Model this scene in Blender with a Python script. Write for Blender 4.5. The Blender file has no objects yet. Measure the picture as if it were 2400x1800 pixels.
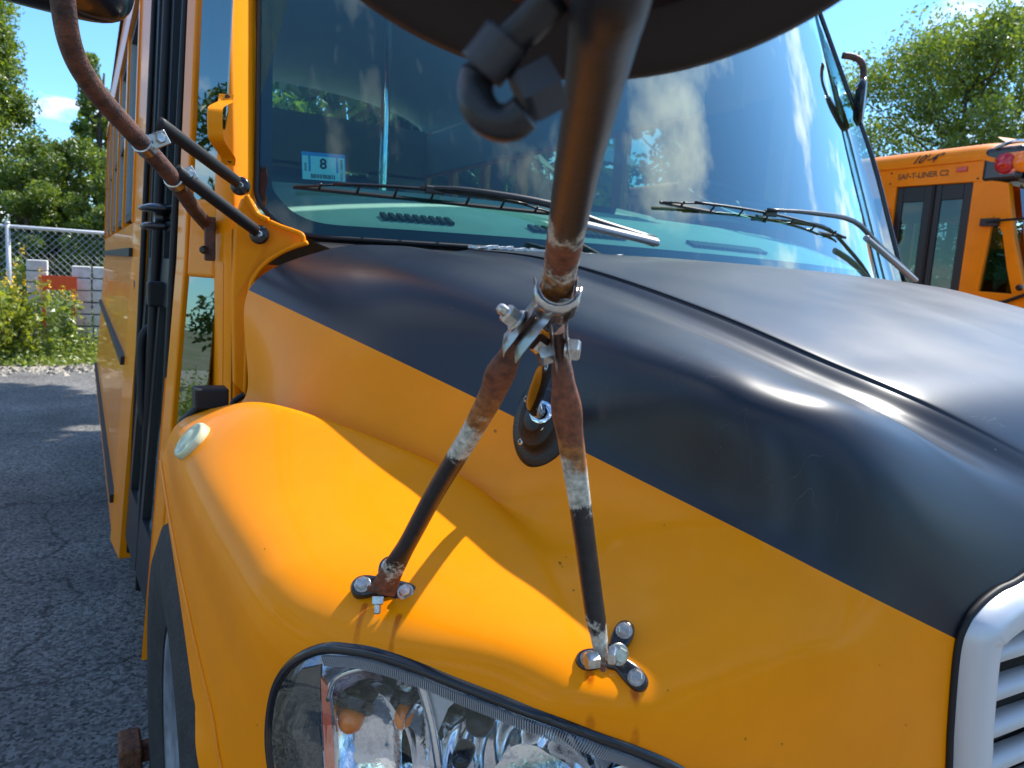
import bpy, bmesh, math, random
from mathutils import Vector as V, Matrix, noise
from mathutils.bvhtree import BVHTree
random.seed(7)
R = math.radians
C = bpy.context.scene.collection
scn = bpy.context.scene
# ------------------------------------------------------------------ camera, light, exposure
F = 1750.0
YAW, PITCH, ROLL = 29.8, 7.96, 3.43
cd = bpy.data.cameras.new('camera'); cam = bpy.data.objects.new('camera', cd); C.objects.link(cam)
CM = Matrix.Rotation(R(-YAW), 3, 'Z') @ Matrix.Rotation(R(90-PITCH), 3, 'X') @ Matrix.Rotation(R(ROLL), 3, 'Z')
CO = V((0, 0, 1.5))
cam.matrix_world = Matrix.Translation(CO) @ CM.to_4x4()
cd.sensor_width = 36; cd.lens = 36*F/2400; cd.clip_start = .02; cd.clip_end = 2000
cd.dof.use_dof = True; cd.dof.focus_distance = 1.0; cd.dof.aperture_fstop = 11.0
scn.camera = cam
SUN = V((.605, .13, .785)).normalized()
el = math.asin(SUN.z); az = math.atan2(SUN.x, SUN.y)
w = bpy.data.worlds.new('World'); scn.world = w; w.use_nodes = True
nt = w.node_tree; nt.nodes.clear()
sky = nt.nodes.new('ShaderNodeTexSky'); sky.sky_type = 'NISHITA'; sky.sun_disc = False
sky.sun_elevation = el; sky.sun_rotation = az; sky.air_density = 1.0; sky.dust_density = .3; sky.ozone_density = 3.0
bg = nt.nodes.new('ShaderNodeBackground'); bg.inputs[1].default_value = .15
ow = nt.nodes.new('ShaderNodeOutputWorld')
tc = nt.nodes.new('ShaderNodeTexCoord')
sepv = nt.nodes.new('ShaderNodeSeparateXYZ'); nt.links.new(tc.outputs['Generated'], sepv.inputs[0])
# cloud deck: project the direction on a plane overhead
zc = nt.nodes.new('ShaderNodeMath'); zc.operation = 'MAXIMUM'; zc.inputs[1].default_value = 0.0; nt.links.new(sepv.outputs[2], zc.inputs[0])
za = nt.nodes.new('ShaderNodeMath'); za.operation = 'ADD'; za.inputs[1].default_value = .35; nt.links.new(zc.outputs[0], za.inputs[0])
dv = nt.nodes.new('ShaderNodeVectorMath'); dv.operation = 'DIVIDE'
cb = nt.nodes.new('ShaderNodeCombineXYZ')
for i in range(3): nt.links.new(za.outputs[0], cb.inputs[i])
nt.links.new(tc.outputs['Generated'], dv.inputs[0]); nt.links.new(cb.outputs[0], dv.inputs[1])
cn = nt.nodes.new('ShaderNodeTexNoise'); cn.inputs['Scale'].default_value = 3.6; cn.inputs['Detail'].default_value = 9; cn.inputs['Roughness'].default_value = .58
cof = nt.nodes.new('ShaderNodeVectorMath'); cof.operation = 'ADD'; cof.inputs[1].default_value = (5.3, 2.6, 1.2); nt.links.new(dv.outputs[0], cof.inputs[0]); nt.links.new(cof.outputs[0], cn.inputs['Vector'])
cr = nt.nodes.new('ShaderNodeValToRGB'); cr.color_ramp.elements[0].position = .52; cr.color_ramp.elements[1].position = .68
nt.links.new(cn.outputs[0], cr.inputs[0])
tint = nt.nodes.new('ShaderNodeMixRGB'); tint.blend_type = 'MULTIPLY'; tint.inputs[0].default_value = 1; tint.inputs[2].default_value = (.56, .86, 1.04, 1)
nt.links.new(sky.outputs[0], tint.inputs[1])
mx = nt.nodes.new('ShaderNodeMixRGB'); mx.inputs[2].default_value = (6.9, 7.2, 7.6, 1)
nt.links.new(cr.outputs[0], mx.inputs[0]); nt.links.new(tint.outputs[0], mx.inputs[1])
nt.links.new(mx.outputs[0], bg.inputs[0]); nt.links.new(bg.outputs[0], ow.inputs[0])
sd = bpy.data.lights.new('sun', 'SUN'); sd.energy = 4.4; sd.angle = R(.55); sd.color = (1, .955, .88)
so = bpy.data.objects.new('sun', sd); C.objects.link(so); so.rotation_euler = SUN.to_track_quat('Z', 'Y').to_euler()
scn.view_settings.view_transform = 'Standard'; scn.view_settings.look = 'None'
scn.view_settings.exposure = .92; scn.view_settings.gamma = 1; scn.view_settings.use_curve_mapping = False

def ray(px, py): return CM @ V(((px-1200)/F, -(py-900)/F, -1))
def at(px, py, D): return CO + ray(px, py)*D
def aty(px, py, y): r = ray(px, py); return CO + r*(y/r.y)
def onplane(px, py, p, n): r = ray(px, py); return CO + r*((p-CO).dot(n)/r.dot(n))

# ------------------------------------------------------------------ materials
MATS = {}
def mat(name, col, rough=.5, metal=0, spec=.5, coat=0, coatr=.05, var=0, vscale=8, bump=0, bscale=60, trans=0, ior=1.45, emis=None, col2=None, lo=.4, hi=.6, det=6):
    m = bpy.data.materials.new(name); m.use_nodes = True; n = m.node_tree.nodes; l = m.node_tree.links
    b = n['Principled BSDF']
    b.inputs['Base Color'].default_value = (*col, 1); b.inputs['Roughness'].default_value = rough
    b.inputs['Metallic'].default_value = metal; b.inputs['Specular IOR Level'].default_value = spec
    b.inputs['Coat Weight'].default_value = coat; b.inputs['Coat Roughness'].default_value = coatr
    b.inputs['Transmission Weight'].default_value = trans; b.inputs['IOR'].default_value = ior
    if emis: b.inputs['Emission Color'].default_value = (*emis[0], 1); b.inputs['Emission Strength'].default_value = emis[1]
    g = n.new('ShaderNodeNewGeometry')
    if var or col2:
        t = n.new('ShaderNodeTexNoise'); t.inputs['Scale'].default_value = vscale; t.inputs['Detail'].default_value = det; t.inputs['Roughness'].default_value = .65
        l.new(g.outputs['Position'], t.inputs['Vector'])
        r = n.new('ShaderNodeValToRGB'); r.color_ramp.elements[0].position = lo; r.color_ramp.elements[1].position = hi
        c2 = col2 or tuple(c*(1-var) for c in col)
        r.color_ramp.elements[0].color = (*c2, 1); r.color_ramp.elements[1].color = (*col, 1)
        l.new(t.outputs[0], r.inputs[0]); l.new(r.outputs[0], b.inputs['Base Color'])
    if bump:
        t2 = n.new('ShaderNodeTexNoise'); t2.inputs['Scale'].default_value = bscale; t2.inputs['Detail'].default_value = 4
        l.new(g.outputs['Position'], t2.inputs['Vector'])
        bp = n.new('ShaderNodeBump'); bp.inputs['Strength'].default_value = bump; bp.inputs['Distance'].default_value = .01
        l.new(t2.outputs[0], bp.inputs['Height']); l.new(bp.outputs[0], b.inputs['Normal'])
    MATS[name] = m; return m
def glass(name, tintc, refl=1.0, ior=1.5, rough=0.0, dirt=0, power=4.0):
    m = bpy.data.materials.new(name); m.use_nodes = True; n = m.node_tree.nodes; l = m.node_tree.links; n.clear()
    o = n.new('ShaderNodeOutputMaterial'); mxs = n.new('ShaderNodeMixShader'); tr = n.new('ShaderNodeBsdfTransparent'); gl = n.new('ShaderNodeBsdfGlossy')
    tr.inputs[0].default_value = (*tintc, 1); gl.inputs['Roughness'].default_value = rough; gl.inputs[0].default_value = (.84, 1, .97, 1)
    # Schlick reflectance that is the same from either side of a thin pane
    g0 = n.new('ShaderNodeNewGeometry'); dp = n.new('ShaderNodeVectorMath'); dp.operation = 'DOT_PRODUCT'; l.new(g0.outputs['Normal'], dp.inputs[0]); l.new(g0.outputs['Incoming'], dp.inputs[1])
    ab = n.new('ShaderNodeMath'); ab.operation = 'ABSOLUTE'; l.new(dp.outputs['Value'], ab.inputs[0])
    om = n.new('ShaderNodeMath'); om.operation = 'SUBTRACT'; om.inputs[0].default_value = 1; om.use_clamp = True; l.new(ab.outputs[0], om.inputs[1])
    pw = n.new('ShaderNodeMath'); pw.operation = 'POWER'; pw.inputs[1].default_value = power; l.new(om.outputs[0], pw.inputs[0])
    f0 = ((ior-1)/(ior+1))**2*2*refl
    mu = n.new('ShaderNodeMath'); mu.operation = 'MULTIPLY_ADD'; mu.inputs[1].default_value = (1-f0); mu.inputs[2].default_value = f0; mu.use_clamp = True
    l.new(pw.outputs[0], mu.inputs[0]); l.new(mu.outputs[0], mxs.inputs[0]); l.new(tr.outputs[0], mxs.inputs[1]); l.new(gl.outputs[0], mxs.inputs[2])
    last = mxs
    if dirt:
        df = n.new('ShaderNodeBsdfDiffuse'); df.inputs[0].default_value = (.6, .63, .6, 1)
        g = n.new('ShaderNodeNewGeometry'); t = n.new('ShaderNodeTexNoise'); t.inputs['Scale'].default_value = 7; t.inputs['Detail'].default_value = 12; t.inputs['Roughness'].default_value = .8
        l.new(g.outputs['Position'], t.inputs['Vector'])
        r = n.new('ShaderNodeMapRange'); r.inputs[1].default_value = .45; r.inputs[2].default_value = .85; r.inputs[3].default_value = dirt*.3; r.inputs[4].default_value = dirt*2.2
        l.new(t.outputs[0], r.inputs[0])
        m2 = n.new('ShaderNodeMixShader'); l.new(r.outputs[0], m2.inputs[0]); l.new(mxs.outputs[0], m2.inputs[1]); l.new(df.outputs[0], m2.inputs[2]); last = m2
    l.new(last.outputs[0], o.inputs[0]); MATS[name] = m; return m

yellow = mat('yellow_paint', (.93, .272, .0003), .42, spec=.12, coat=.12, coatr=.14, var=.07, vscale=5)
yellow2 = mat('yellow_paint_plain', (.91, .268, .0005), .38, spec=.15, coat=.30, coatr=.03, var=.10, vscale=3)
black = mat('black_hood_paint', (.0085, .0105, .0175), .34, spec=.55, coat=.0, coatr=.20, bump=.010, bscale=14)
def add_scratches(m):
    n = m.node_tree.nodes; l = m.node_tree.links; b = n['Principled BSDF']
    g = n.new('ShaderNodeNewGeometry')
    acc = None
    for ang, sc, th in ((.5, 9, .985), (-.7, 13, .99), (1.3, 7, .988)):
        mp = n.new('ShaderNodeMapping'); mp.inputs['Rotation'].default_value = (0, 0, ang); mp.inputs['Scale'].default_value = (sc*.25, sc*3, sc)
        l.new(g.outputs['Position'], mp.inputs[0])
        t = n.new('ShaderNodeTexNoise'); t.inputs['Scale'].default_value = 1; t.inputs['Detail'].default_value = 3; l.new(mp.outputs[0], t.inputs['Vector'])
        s = n.new('ShaderNodeMath'); s.operation = 'SUBTRACT'; s.inputs[1].default_value = .5; l.new(t.outputs[0], s.inputs[0])
        a = n.new('ShaderNodeMath'); a.operation = 'ABSOLUTE'; l.new(s.outputs[0], a.inputs[0])
        r = n.new('ShaderNodeMapRange'); r.inputs[1].default_value = .0; r.inputs[2].default_value = .0016; r.inputs[3].default_value = 1; r.inputs[4].default_value = 0; l.new(a.outputs[0], r.inputs[0])
        t3 = n.new('ShaderNodeTexNoise'); t3.inputs['Scale'].default_value = sc*.9; l.new(g.outputs['Position'], t3.inputs['Vector'])
        r3 = n.new('ShaderNodeMapRange'); r3.inputs[1].default_value = .6; r3.inputs[2].default_value = .68; l.new(t3.outputs[0], r3.inputs[0])
        mm = n.new('ShaderNodeMath'); mm.operation = 'MULTIPLY'; l.new(r.outputs[0], mm.inputs[0]); l.new(r3.outputs[0], mm.inputs[1])
        if acc is None: acc = mm
        else:
            ad = n.new('ShaderNodeMath'); ad.operation = 'MAXIMUM'; l.new(acc.outputs[0], ad.inputs[0]); l.new(mm.outputs[0], ad.inputs[1]); acc = ad
    # tiny chips
    vo = n.new('ShaderNodeTexVoronoi'); vo.inputs['Scale'].default_value = 16; l.new(g.outputs['Position'], vo.inputs['Vector'])
    rr = n.new('ShaderNodeMapRange'); rr.inputs[1].default_value = .02; rr.inputs[2].default_value = .035; rr.inputs[3].default_value = 1; rr.inputs[4].default_value = 0; l.new(vo.outputs['Distance'], rr.inputs[0])
    ad = n.new('ShaderNodeMath'); ad.operation = 'MAXIMUM'; l.new(acc.outputs[0], ad.inputs[0]); l.new(rr.outputs[0], ad.inputs[1])
    ml = n.new('ShaderNodeMath'); ml.operation = 'MULTIPLY'; ml.inputs[1].default_value = .13; l.new(ad.outputs[0], ml.inputs[0])
    mix = n.new('ShaderNodeMixRGB'); mix.inputs[1].default_value = b.inputs['Base Color'].default_value; mix.inputs[2].default_value = (.45, .46, .48, 1)
    l.new(ml.outputs[0], mix.inputs[0]); l.new(mix.outputs[0], b.inputs['Base Color'])
    # dusty film changes the gloss in patches
    t = n.new('ShaderNodeTexNoise'); t.inputs['Scale'].default_value = 3.5; t.inputs['Detail'].default_value = 8; l.new(g.outputs['Position'], t.inputs['Vector'])
    r = n.new('ShaderNodeMapRange'); r.inputs[1].default_value = .3; r.inputs[2].default_value = .7; r.inputs[3].default_value = .29; r.inputs[4].default_value = .37; l.new(t.outputs[0], r.inputs[0]); l.new(r.outputs[0], b.inputs['Roughness'])
add_scratches(black)
rubber = mat('rubber', (.012, .012, .013), .55, spec=.4)
gloss_black = mat('gloss_black', (.010, .010, .012), .22, spec=.5, coat=.3)
satin_black = mat('satin_black', (.018, .018, .020), .38, var=.5, vscale=30)
door_black = mat('door_black', (.014, .014, .018), .35, spec=.5)
chrome = mat('chrome', (.80, .82, .85), .07, metal=1)
zinc = mat('zinc_bolt', (.62, .60, .55), .28, metal=1, var=.35, vscale=120)
steel_bright = mat('bright_clamp_steel', (.55, .53, .50), .30, metal=1, col2=(.25, .10, .04), vscale=60, lo=.34, hi=.44)
rusty = mat('rusty_brown_tube', (.13, .060, .042), .55, col2=(.03, .021, .02), vscale=24, lo=.36, hi=.62, bump=.35, bscale=220, spec=.45)
rust = mat('rust', (.20, .075, .03), .75, col2=(.07, .025, .015), vscale=60, bump=.3, bscale=300)
silver = mat('silver_plastic', (.60, .61, .63), .36, metal=.35, spec=.5, bump=.05, bscale=900)
silver_dark = mat('grey_plastic', (.30, .31, .33), .5, metal=.2)
cream = mat('cream_plastic', (.62, .60, .36), .3, coat=.4, var=.12, vscale=20)
dashm = mat('dash_grey_green', (.44, .47, .40), .6, var=.10)
darkint = mat('dark_vent', (.02, .022, .024), .6)
interior = mat('interior_panel', (.34, .38, .37), .55)
seatm = mat('seat_vinyl', (.05, .06, .075), .5)
amber = mat('amber_plastic', (.85, .12, .01), .15, coat=.5, trans=.25)
amber2 = mat('amber_lens', (.9, .22, .01), .2, coat=.5)
redl = mat('red_lens', (.45, .01, .02), .15, coat=.5)
tyre = mat('tyre_rubber', (.028, .027, .028), .75, var=.4, vscale=25, bump=.3, bscale=120)
steelblue = mat('painted_steel_rim', (.30, .33, .38), .4, metal=.4, var=.3, vscale=14)
galv = mat('galvanised_steel', (.55, .57, .60), .45, metal=.5)
bark = mat('bark', (.10, .075, .055), .9, bump=.6, bscale=30, var=.4)
white = mat('white_paint', (.72, .72, .70), .6)
ink = mat('black_ink', (.01, .012, .015), .5)
stickblue = mat('sticker_blue', (.02, .25, .62), .4)
stickpale = mat('sticker_pale_blue', (.42, .74, .82), .4)
gl_ws = glass('windshield_glass', (.44, .80, .76), .30, 1.52, .0, .006, 1.55)
gl_door = glass('door_glass', (.25, .33, .36), 1.5, 1.6)
gl_q = glass('quarter_glass', (.15, .22, .24), 1.6, 1.7)
gl_side = glass('side_glass', (.55, .65, .62), 1.0, 1.5)
gl_head = glass('headlight_lens', (.93, .95, .97), .85, 1.5)
orange_plastic = mat('orange_barrier_plastic', (.85, .10, .02), .5)

# ------------------------------------------------------------------ object helpers
def tag(o, label=None, cat=None, group=None, kind=None):
    if label: o['label'] = label
    if cat: o['category'] = cat
    if group: o['group'] = group
    if kind: o['kind'] = kind
    return o
def empty(name, loc=(0, 0, 0), parent=None):
    o = bpy.data.objects.new(name, None); C.objects.link(o); o.location = loc; o.empty_display_size = .1
    if parent: setp(o, parent)
    return o
def setp(o, p):
    o.parent = p
    o.matrix_parent_inverse = p.matrix_basis.inverted()      # every thing and part keeps world coordinates
def obj(name, verts, faces, m, parent=None, smooth=False, mi=None, label=None):
    me = bpy.data.meshes.new(name); me.from_pydata([tuple(v) for v in verts], [], faces)
    for x in (m if isinstance(m, (list, tuple)) else [m]): me.materials.append(x)
    if mi: me.polygons.foreach_set('material_index', mi)
    if smooth: me.polygons.foreach_set('use_smooth', [True]*len(me.polygons))
    me.update()
    o = bpy.data.objects.new(name, me); C.objects.link(o)
    if parent: setp(o, parent)
    if label: o['label'] = label
    return o
class MB:
    def __init__(s): s.v = []; s.f = []; s.m = []
    def add(s, vs, fs, mi=0):
        b = len(s.v); s.v += [V(x) for x in vs]; s.f += [tuple(i+b for i in f) for f in fs]; s.m += [mi]*len(fs)
    def box(s, c, d, mi=0, rot=None):
        c = V(c); d = V(d)/2
        vs = [V((sx*d.x, sy*d.y, sz*d.z)) for sx in (-1, 1) for sy in (-1, 1) for sz in (-1, 1)]
        if rot: vs = [rot @ v for v in vs]
        s.add([c+v for v in vs], [(0, 1, 3, 2), (4, 6, 7, 5), (0, 4, 5, 1), (2, 3, 7, 6), (0, 2, 6, 4), (1, 5, 7, 3)], mi)
    def prism(s, a, b, z0, z1, t, lean=0, mi=0, tn=None, zr=1.5):
        """upright panel over the plan segment a-b, thickness t to the +normal side"""
        a = V((a[0], a[1])); b = V((b[0], b[1])); d = (b-a).normalized(); n = V(tn) if tn else V((d.y, -d.x))
        if not tn and n.x < 0: n = -n
        zs = [z0, 1.5, z1] if lean and z0 < 1.45 and z1 > 1.55 else [z0, z1]
        for i_ in range(len(zs)-1):
            vs = []
            for p in (a, b):
                for off in (0, t):
                    for z in zs[i_:i_+2]:
                        q = p+n*off; vs.append(V((q.x+(lean*.85 if z > 1.5 else lean*1.6)*(z-zr), q.y, z)))
            fs = [(0, 1, 3, 2), (4, 6, 7, 5), (0, 4, 5, 1), (2, 3, 7, 6)]
            if i_ == 0: fs.append((0, 2, 6, 4))
            if i_ == len(zs)-2: fs.append((1, 5, 7, 3))
            s.add(vs, fs, mi)
    def tube(s, pts, rad, n=14, up=None, wid=None, cap=True, mi=0):
        pts = [V(p) for p in pts]; k = len(pts); b = len(s.v)
        rad = rad if isinstance(rad, (list, tuple)) else [rad]*k
        prev = V(up) if up else None
        for i, p in enumerate(pts):
            t = (pts[min(i+1, k-1)]-pts[max(i-1, 0)]).normalized()
            if prev is None: prev = V((0, 0, 1)) if abs(t.z) < .9 else V((1, 0, 0))
            u = (prev - t*prev.dot(t)).normalized(); v_ = t.cross(u); 
            if not up: prev = u
            r1 = rad[i]; r2 = wid[i] if wid else r1
            for j in range(n):
                a = 2*math.pi*j/n; s.v.append(p+u*math.cos(a)*r1+v_*math.sin(a)*r2)
        for i in range(k-1):
            for j in range(n):
                j2 = (j+1) % n; s.f.append((b+i*n+j, b+i*n+j2, b+(i+1)*n+j2, b+(i+1)*n+j)); s.m.append(mi)
        if cap: s.f.append(tuple(b+j for j in range(n))[::-1]); s.f.append(tuple(b+(k-1)*n+j for j in range(n))); s.m += [mi, mi]
    def lathe(s, c, ax, prof, n=28, mi=0, hexa=False, ph=0, sq=1):
        """prof: (radius, height along ax)"""
        c = V(c); ax = V(ax).normalized(); u = ax.orthogonal().normalized()
        if abs(ax.z) < .99: u = (V((0, 0, 1))-ax*ax.z).normalized()
        v_ = ax.cross(u); b = len(s.v)
        for r, h in prof:
            for j in range(n):
                a = 2*math.pi*j/n+ph; s.v.append(c+ax*h+(u*math.cos(a)*sq+v_*math.sin(a))*r)
        for i in range(len(prof)-1):
            for j in range(n):
                j2 = (j+1) % n; s.f.append((b+i*n+j, b+i*n+j2, b+(i+1)*n+j2, b+(i+1)*n+j)); s.m.append(mi)
        s.f.append(tuple(b+j for j in range(n))[::-1]); s.f.append(tuple(b+(len(prof)-1)*n+j for j in range(n))); s.m += [mi, mi]
    def sheet(s, P, mi=0, flip=False):
        b = len(s.v); h = len(P); w_ = len(P[0])
        for r in P: s.v += [V(x) for x in r]
        for i in range(h-1):
            for j in range(w_-1):
                q = (b+i*w_+j, b+i*w_+j+1, b+(i+1)*w_+j+1, b+(i+1)*w_+j); s.f.append(q[::-1] if flip else q); s.m.append(mi)
    def build(s, name, m, parent=None, smooth=False, label=None, bevel=0, auto=None):
        o = obj(name, s.v, s.f, m, parent, smooth, s.m, label)
        if bevel:
            md = o.modifiers.new('bevel', 'BEVEL'); md.width = bevel; md.segments = 3; md.limit_method = 'ANGLE'; md.angle_limit = R(35)
            o.data.polygons.foreach_set('use_smooth', [True]*len(o.data.polygons))
            try: md.harden_normals = True
            except Exception: pass
        if auto:
            o.data.polygons.foreach_set('use_smooth', [True]*len(o.data.polygons)); o.data.set_sharp_from_angle(angle=R(auto))
        return o
def cr1(p0, p1, p2, p3, t):
    t2 = t*t; t3 = t2*t
    return (p1*2+(p2-p0)*t+(p0*2-p1*5+p2*4-p3)*t2+(p1*3-p0-p2*3+p3)*t3)*.5
def spline(P, n):
    P = [V(p) if hasattr(p, '__len__') else p for p in P]; k = len(P); out = []
    for i in range(k-1):
        a, b, c, d = P[max(i-1, 0)] if i > 0 else P[0]*2-P[1], P[i], P[i+1], (P[i+2] if i+2 < k else P[-1]*2-P[-2])
        for j in range(n): out.append(cr1(a, b, c, d, j/n))
    out.append(P[-1]); return out
def hexbolt(name, c, ax, r, h, m, parent, ph=0, washer=None):
    mb = MB()
    if washer: mb.lathe(c, ax, [(washer, 0), (washer, .0015), (washer*.93, .0022)], 24); 
    z0 = .0022 if washer else 0
    mb.lathe(V(c), ax, [(r*1.155, z0), (r*1.155, z0+h*.82), (r*.98, z0+h)], 6, ph=ph)
    return mb.build(name, m, parent, auto=25)

# ================================================================== SETTING
def sheet_obj(name, x0, x1, y0, y1, z, m, nx=2, ny=2, fn=None, **kw):
    P = [[V((x0+(x1-x0)*i/nx, y0+(y1-y0)*j/ny, z)) for i in range(nx+1)] for j in range(ny+1)]
    if fn: P = [[fn(p) for p in r] for r in P]
    mb = MB(); mb.sheet(P); return mb.build(name, m, None, **kw)
earth = mat('dry_earth', (.20, .17, .12), .95, col2=(.10, .12, .04), vscale=.6, lo=.42, hi=.58, bump=.5, bscale=8)
tag(sheet_obj('ground', -300, 300, -300, 300, -.004, earth), kind='structure')
asph = bpy.data.materials.new('asphalt'); asph.use_nodes = True
def mk_asphalt(m):
    n = m.node_tree.nodes; l = m.node_tree.links; b = n['Principled BSDF']; b.inputs['Roughness'].default_value = .88
    g = n.new('ShaderNodeNewGeometry')
    v1 = n.new('ShaderNodeTexVoronoi'); v1.inputs['Scale'].default_value = 85; l.new(g.outputs['Position'], v1.inputs['Vector'])
    v2 = n.new('ShaderNodeTexNoise'); v2.inputs['Scale'].default_value = 40; v2.inputs['Detail'].default_value = 8; v2.inputs['Roughness'].default_value = .8; l.new(g.outputs['Position'], v2.inputs['Vector'])
    n3 = n.new('ShaderNodeTexNoise'); n3.inputs['Scale'].default_value = 1.1; n3.inputs['Detail'].default_value = 5; l.new(g.outputs['Position'], n3.inputs['Vector'])
    r = n.new('ShaderNodeValToRGB'); r.color_ramp.elements[0].color = (.045, .044, .043, 1); r.color_ramp.elements[1].color = (.29, .28, .265, 1)
    r.color_ramp.elements[0].position = .25; r.color_ramp.elements[1].position = .85
    sep = n.new('ShaderNodeSeparateXYZ'); l.new(v1.outputs['Color'], sep.inputs[0])
    a = n.new('ShaderNodeMath'); a.operation = 'MULTIPLY_ADD'; a.inputs[1].default_value = .55; l.new(sep.outputs[0], a.inputs[0]); 
    m2 = n.new('ShaderNodeMath'); m2.operation = 'MULTIPLY'; m2.inputs[1].default_value = .5; l.new(v2.outputs[0], m2.inputs[0]); l.new(m2.outputs[0], a.inputs[2])
    l.new(a.outputs[0], r.inputs[0])
    # cracks: thin lines of a warped voronoi
    w2 = n.new('ShaderNodeVectorMath'); w2.operation = 'ADD'
    n4 = n.new('ShaderNodeTexNoise'); n4.inputs['Scale'].default_value = 2.3; n4.inputs['Detail'].default_value = 6; l.new(g.outputs['Position'], n4.inputs['Vector'])
    sc = n.new('ShaderNodeVectorMath'); sc.operation = 'SCALE'; sc.inputs[3].default_value = .7; l.new(n4.outputs['Color'], sc.inputs[0])
    l.new(g.outputs['Position'], w2.inputs[0]); l.new(sc.outputs[0], w2.inputs[1])
    vc = n.new('ShaderNodeTexVoronoi'); vc.feature = 'DISTANCE_TO_EDGE'; vc.inputs['Scale'].default_value = .55; l.new(w2.outputs[0], vc.inputs['Vector'])
    cm = n.new('ShaderNodeMapRange'); cm.inputs[1].default_value = .0; cm.inputs[2].default_value = .010; cm.inputs[3].default_value = .35; cm.inputs[4].default_value = 1; l.new(vc.outputs['Distance'], cm.inputs[0])
    pm = n.new('ShaderNodeMapRange'); pm.inputs[1].default_value = .3; pm.inputs[2].default_value = .7; pm.inputs[3].default_value = .62; pm.inputs[4].default_value = 1.2; l.new(n3.outputs[0], pm.inputs[0])
    k = n.new('ShaderNodeMath'); k.operation = 'MULTIPLY'; l.new(cm.outputs[0], k.inputs[0]); l.new(pm.outputs[0], k.inputs[1])
    hs = n.new('ShaderNodeHueSaturation'); l.new(r.outputs[0], hs.inputs['Color']); l.new(k.outputs[0], hs.inputs['Value']); l.new(hs.outputs[0], b.inputs['Base Color'])
    bp = n.new('ShaderNodeBump'); bp.inputs['Strength'].default_value = .9; bp.inputs['Distance'].default_value = .006
    hm = n.new('ShaderNodeMath'); hm.operation = 'MULTIPLY'; l.new(a.outputs[0], hm.inputs[0]); l.new(cm.outputs[0], hm.inputs[1])
    l.new(hm.outputs[0], bp.inputs['Height']); l.new(bp.outputs[0], b.inputs['Normal'])
mk_asphalt(asph)
def edge_asph(p):
    if p.y > 10.9: p.y += .25*noise.noise(V((p.x*.8, 3, 0)))+.12*noise.noise(V((p.x*3, 9, 0)))
    return p
tag(sheet_obj('asphalt_yard', -5.2, 40, -40, 11.05, 0, asph, 150, 2, edge_asph), kind='structure')
gravel = mat('gravel', (.42, .38, .32), .95, col2=(.22, .19, .15), vscale=22, bump=1, bscale=45, lo=.35, hi=.65, det=10)
tag(sheet_obj('gravel_lot', -40, -5.0, -40, 11.6, .004, gravel), kind='structure')
tag(sheet_obj('gravel_strip', -5.0, 40, 10.7, 11.75, -.002+.0, gravel), kind='structure')
# loose stones and broken asphalt along the edge
mb = MB()
for i in range(900):
    x = random.uniform(-4.5, 3.0); y = 11.15+random.gauss(0, .28)+.2*noise.noise(V((x*.8, 3, 0))); r_ = random.uniform(.012, .05)*(1.5 if random.random() < .1 else 1)
    vs = [V((x, y, 0))+V((a*r_*random.uniform(.7, 1.3), b*r_*random.uniform(.7, 1.3), c*r_*.6)) for a, b, c in ((1, 0, 0), (0, 1, 0), (-1, 0, 0), (0, -1, 0), (0, 0, 1.2), (.1, .1, -.4))]
    mb.add(vs, [(0, 1, 4), (1, 2, 4), (2, 3, 4), (3, 0, 4), (1, 0, 5), (2, 1, 5), (3, 2, 5), (0, 3, 5)], 0 if random.random() < .6 else 1)
tag(mb.build('edge_stones', [gravel, mat('broken_asphalt', (.05, .05, .052), .9)], None), 'loose stones and broken asphalt crumbs along the yard edge', 'gravel', kind='stuff')

# ---- vegetation
def leafmat(name, c1, c2, c3):
    m = bpy.data.materials.new(name); m.use_nodes = True; n = m.node_tree.nodes; l = m.node_tree.links; n.clear()
    o = n.new('ShaderNodeOutputMaterial'); g = n.new('ShaderNodeNewGeometry')
    t = n.new('ShaderNodeTexNoise'); t.inputs['Scale'].default_value = 1.1; t.inputs['Detail'].default_value = 3; l.new(g.outputs['Position'], t.inputs['Vector'])
    mxn = n.new('ShaderNodeMath'); mxn.operation = 'MULTIPLY_ADD'; mxn.inputs[1].default_value = .45; l.new(g.outputs['Random Per Island'], mxn.inputs[0])
    hh = n.new('ShaderNodeMath'); hh.operation = 'MULTIPLY'; hh.inputs[1].default_value = .65; l.new(t.outputs[0], hh.inputs[0]); l.new(hh.outputs[0], mxn.inputs[2])
    r = n.new('ShaderNodeValToRGB'); e = r.color_ramp.elements; e[0].position = .25; e[0].color = (*c1, 1); e[1].position = .8; e[1].color = (*c3, 1)
    k = e.new(.5); k.color = (*c2, 1); l.new(mxn.outputs[0], r.inputs[0])
    d = n.new('ShaderNodeBsdfDiffuse'); tr = n.new('ShaderNodeBsdfTranslucent'); gl = n.new('ShaderNodeBsdfGlossy'); gl.inputs['Roughness'].default_value = .4
    l.new(r.outputs[0], d.inputs[0]); 
    br = n.new('ShaderNodeMixRGB'); br.blend_type = 'MULTIPLY'; br.inputs[0].default_value = 1; br.inputs[2].default_value = (1.6, 1.5, .5, 1); l.new(r.outputs[0], br.inputs[1]); l.new(br.outputs[0], tr.inputs[0])
    a = n.new('ShaderNodeMixShader'); a.inputs[0].default_value = .45; l.new(d.outputs[0], a.inputs[1]); l.new(tr.outputs[0], a.inputs[2])
    b = n.new('ShaderNodeMixShader'); b.inputs[0].default_value = .06; l.new(a.outputs[0], b.inputs[1]); l.new(gl.outputs[0], b.inputs[2]); l.new(b.outputs[0], o.inputs[0])
    return m
leaf_a = leafmat('leaves_mid', (.045, .085, .012), (.09, .15, .02), (.17, .23, .035))
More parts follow.
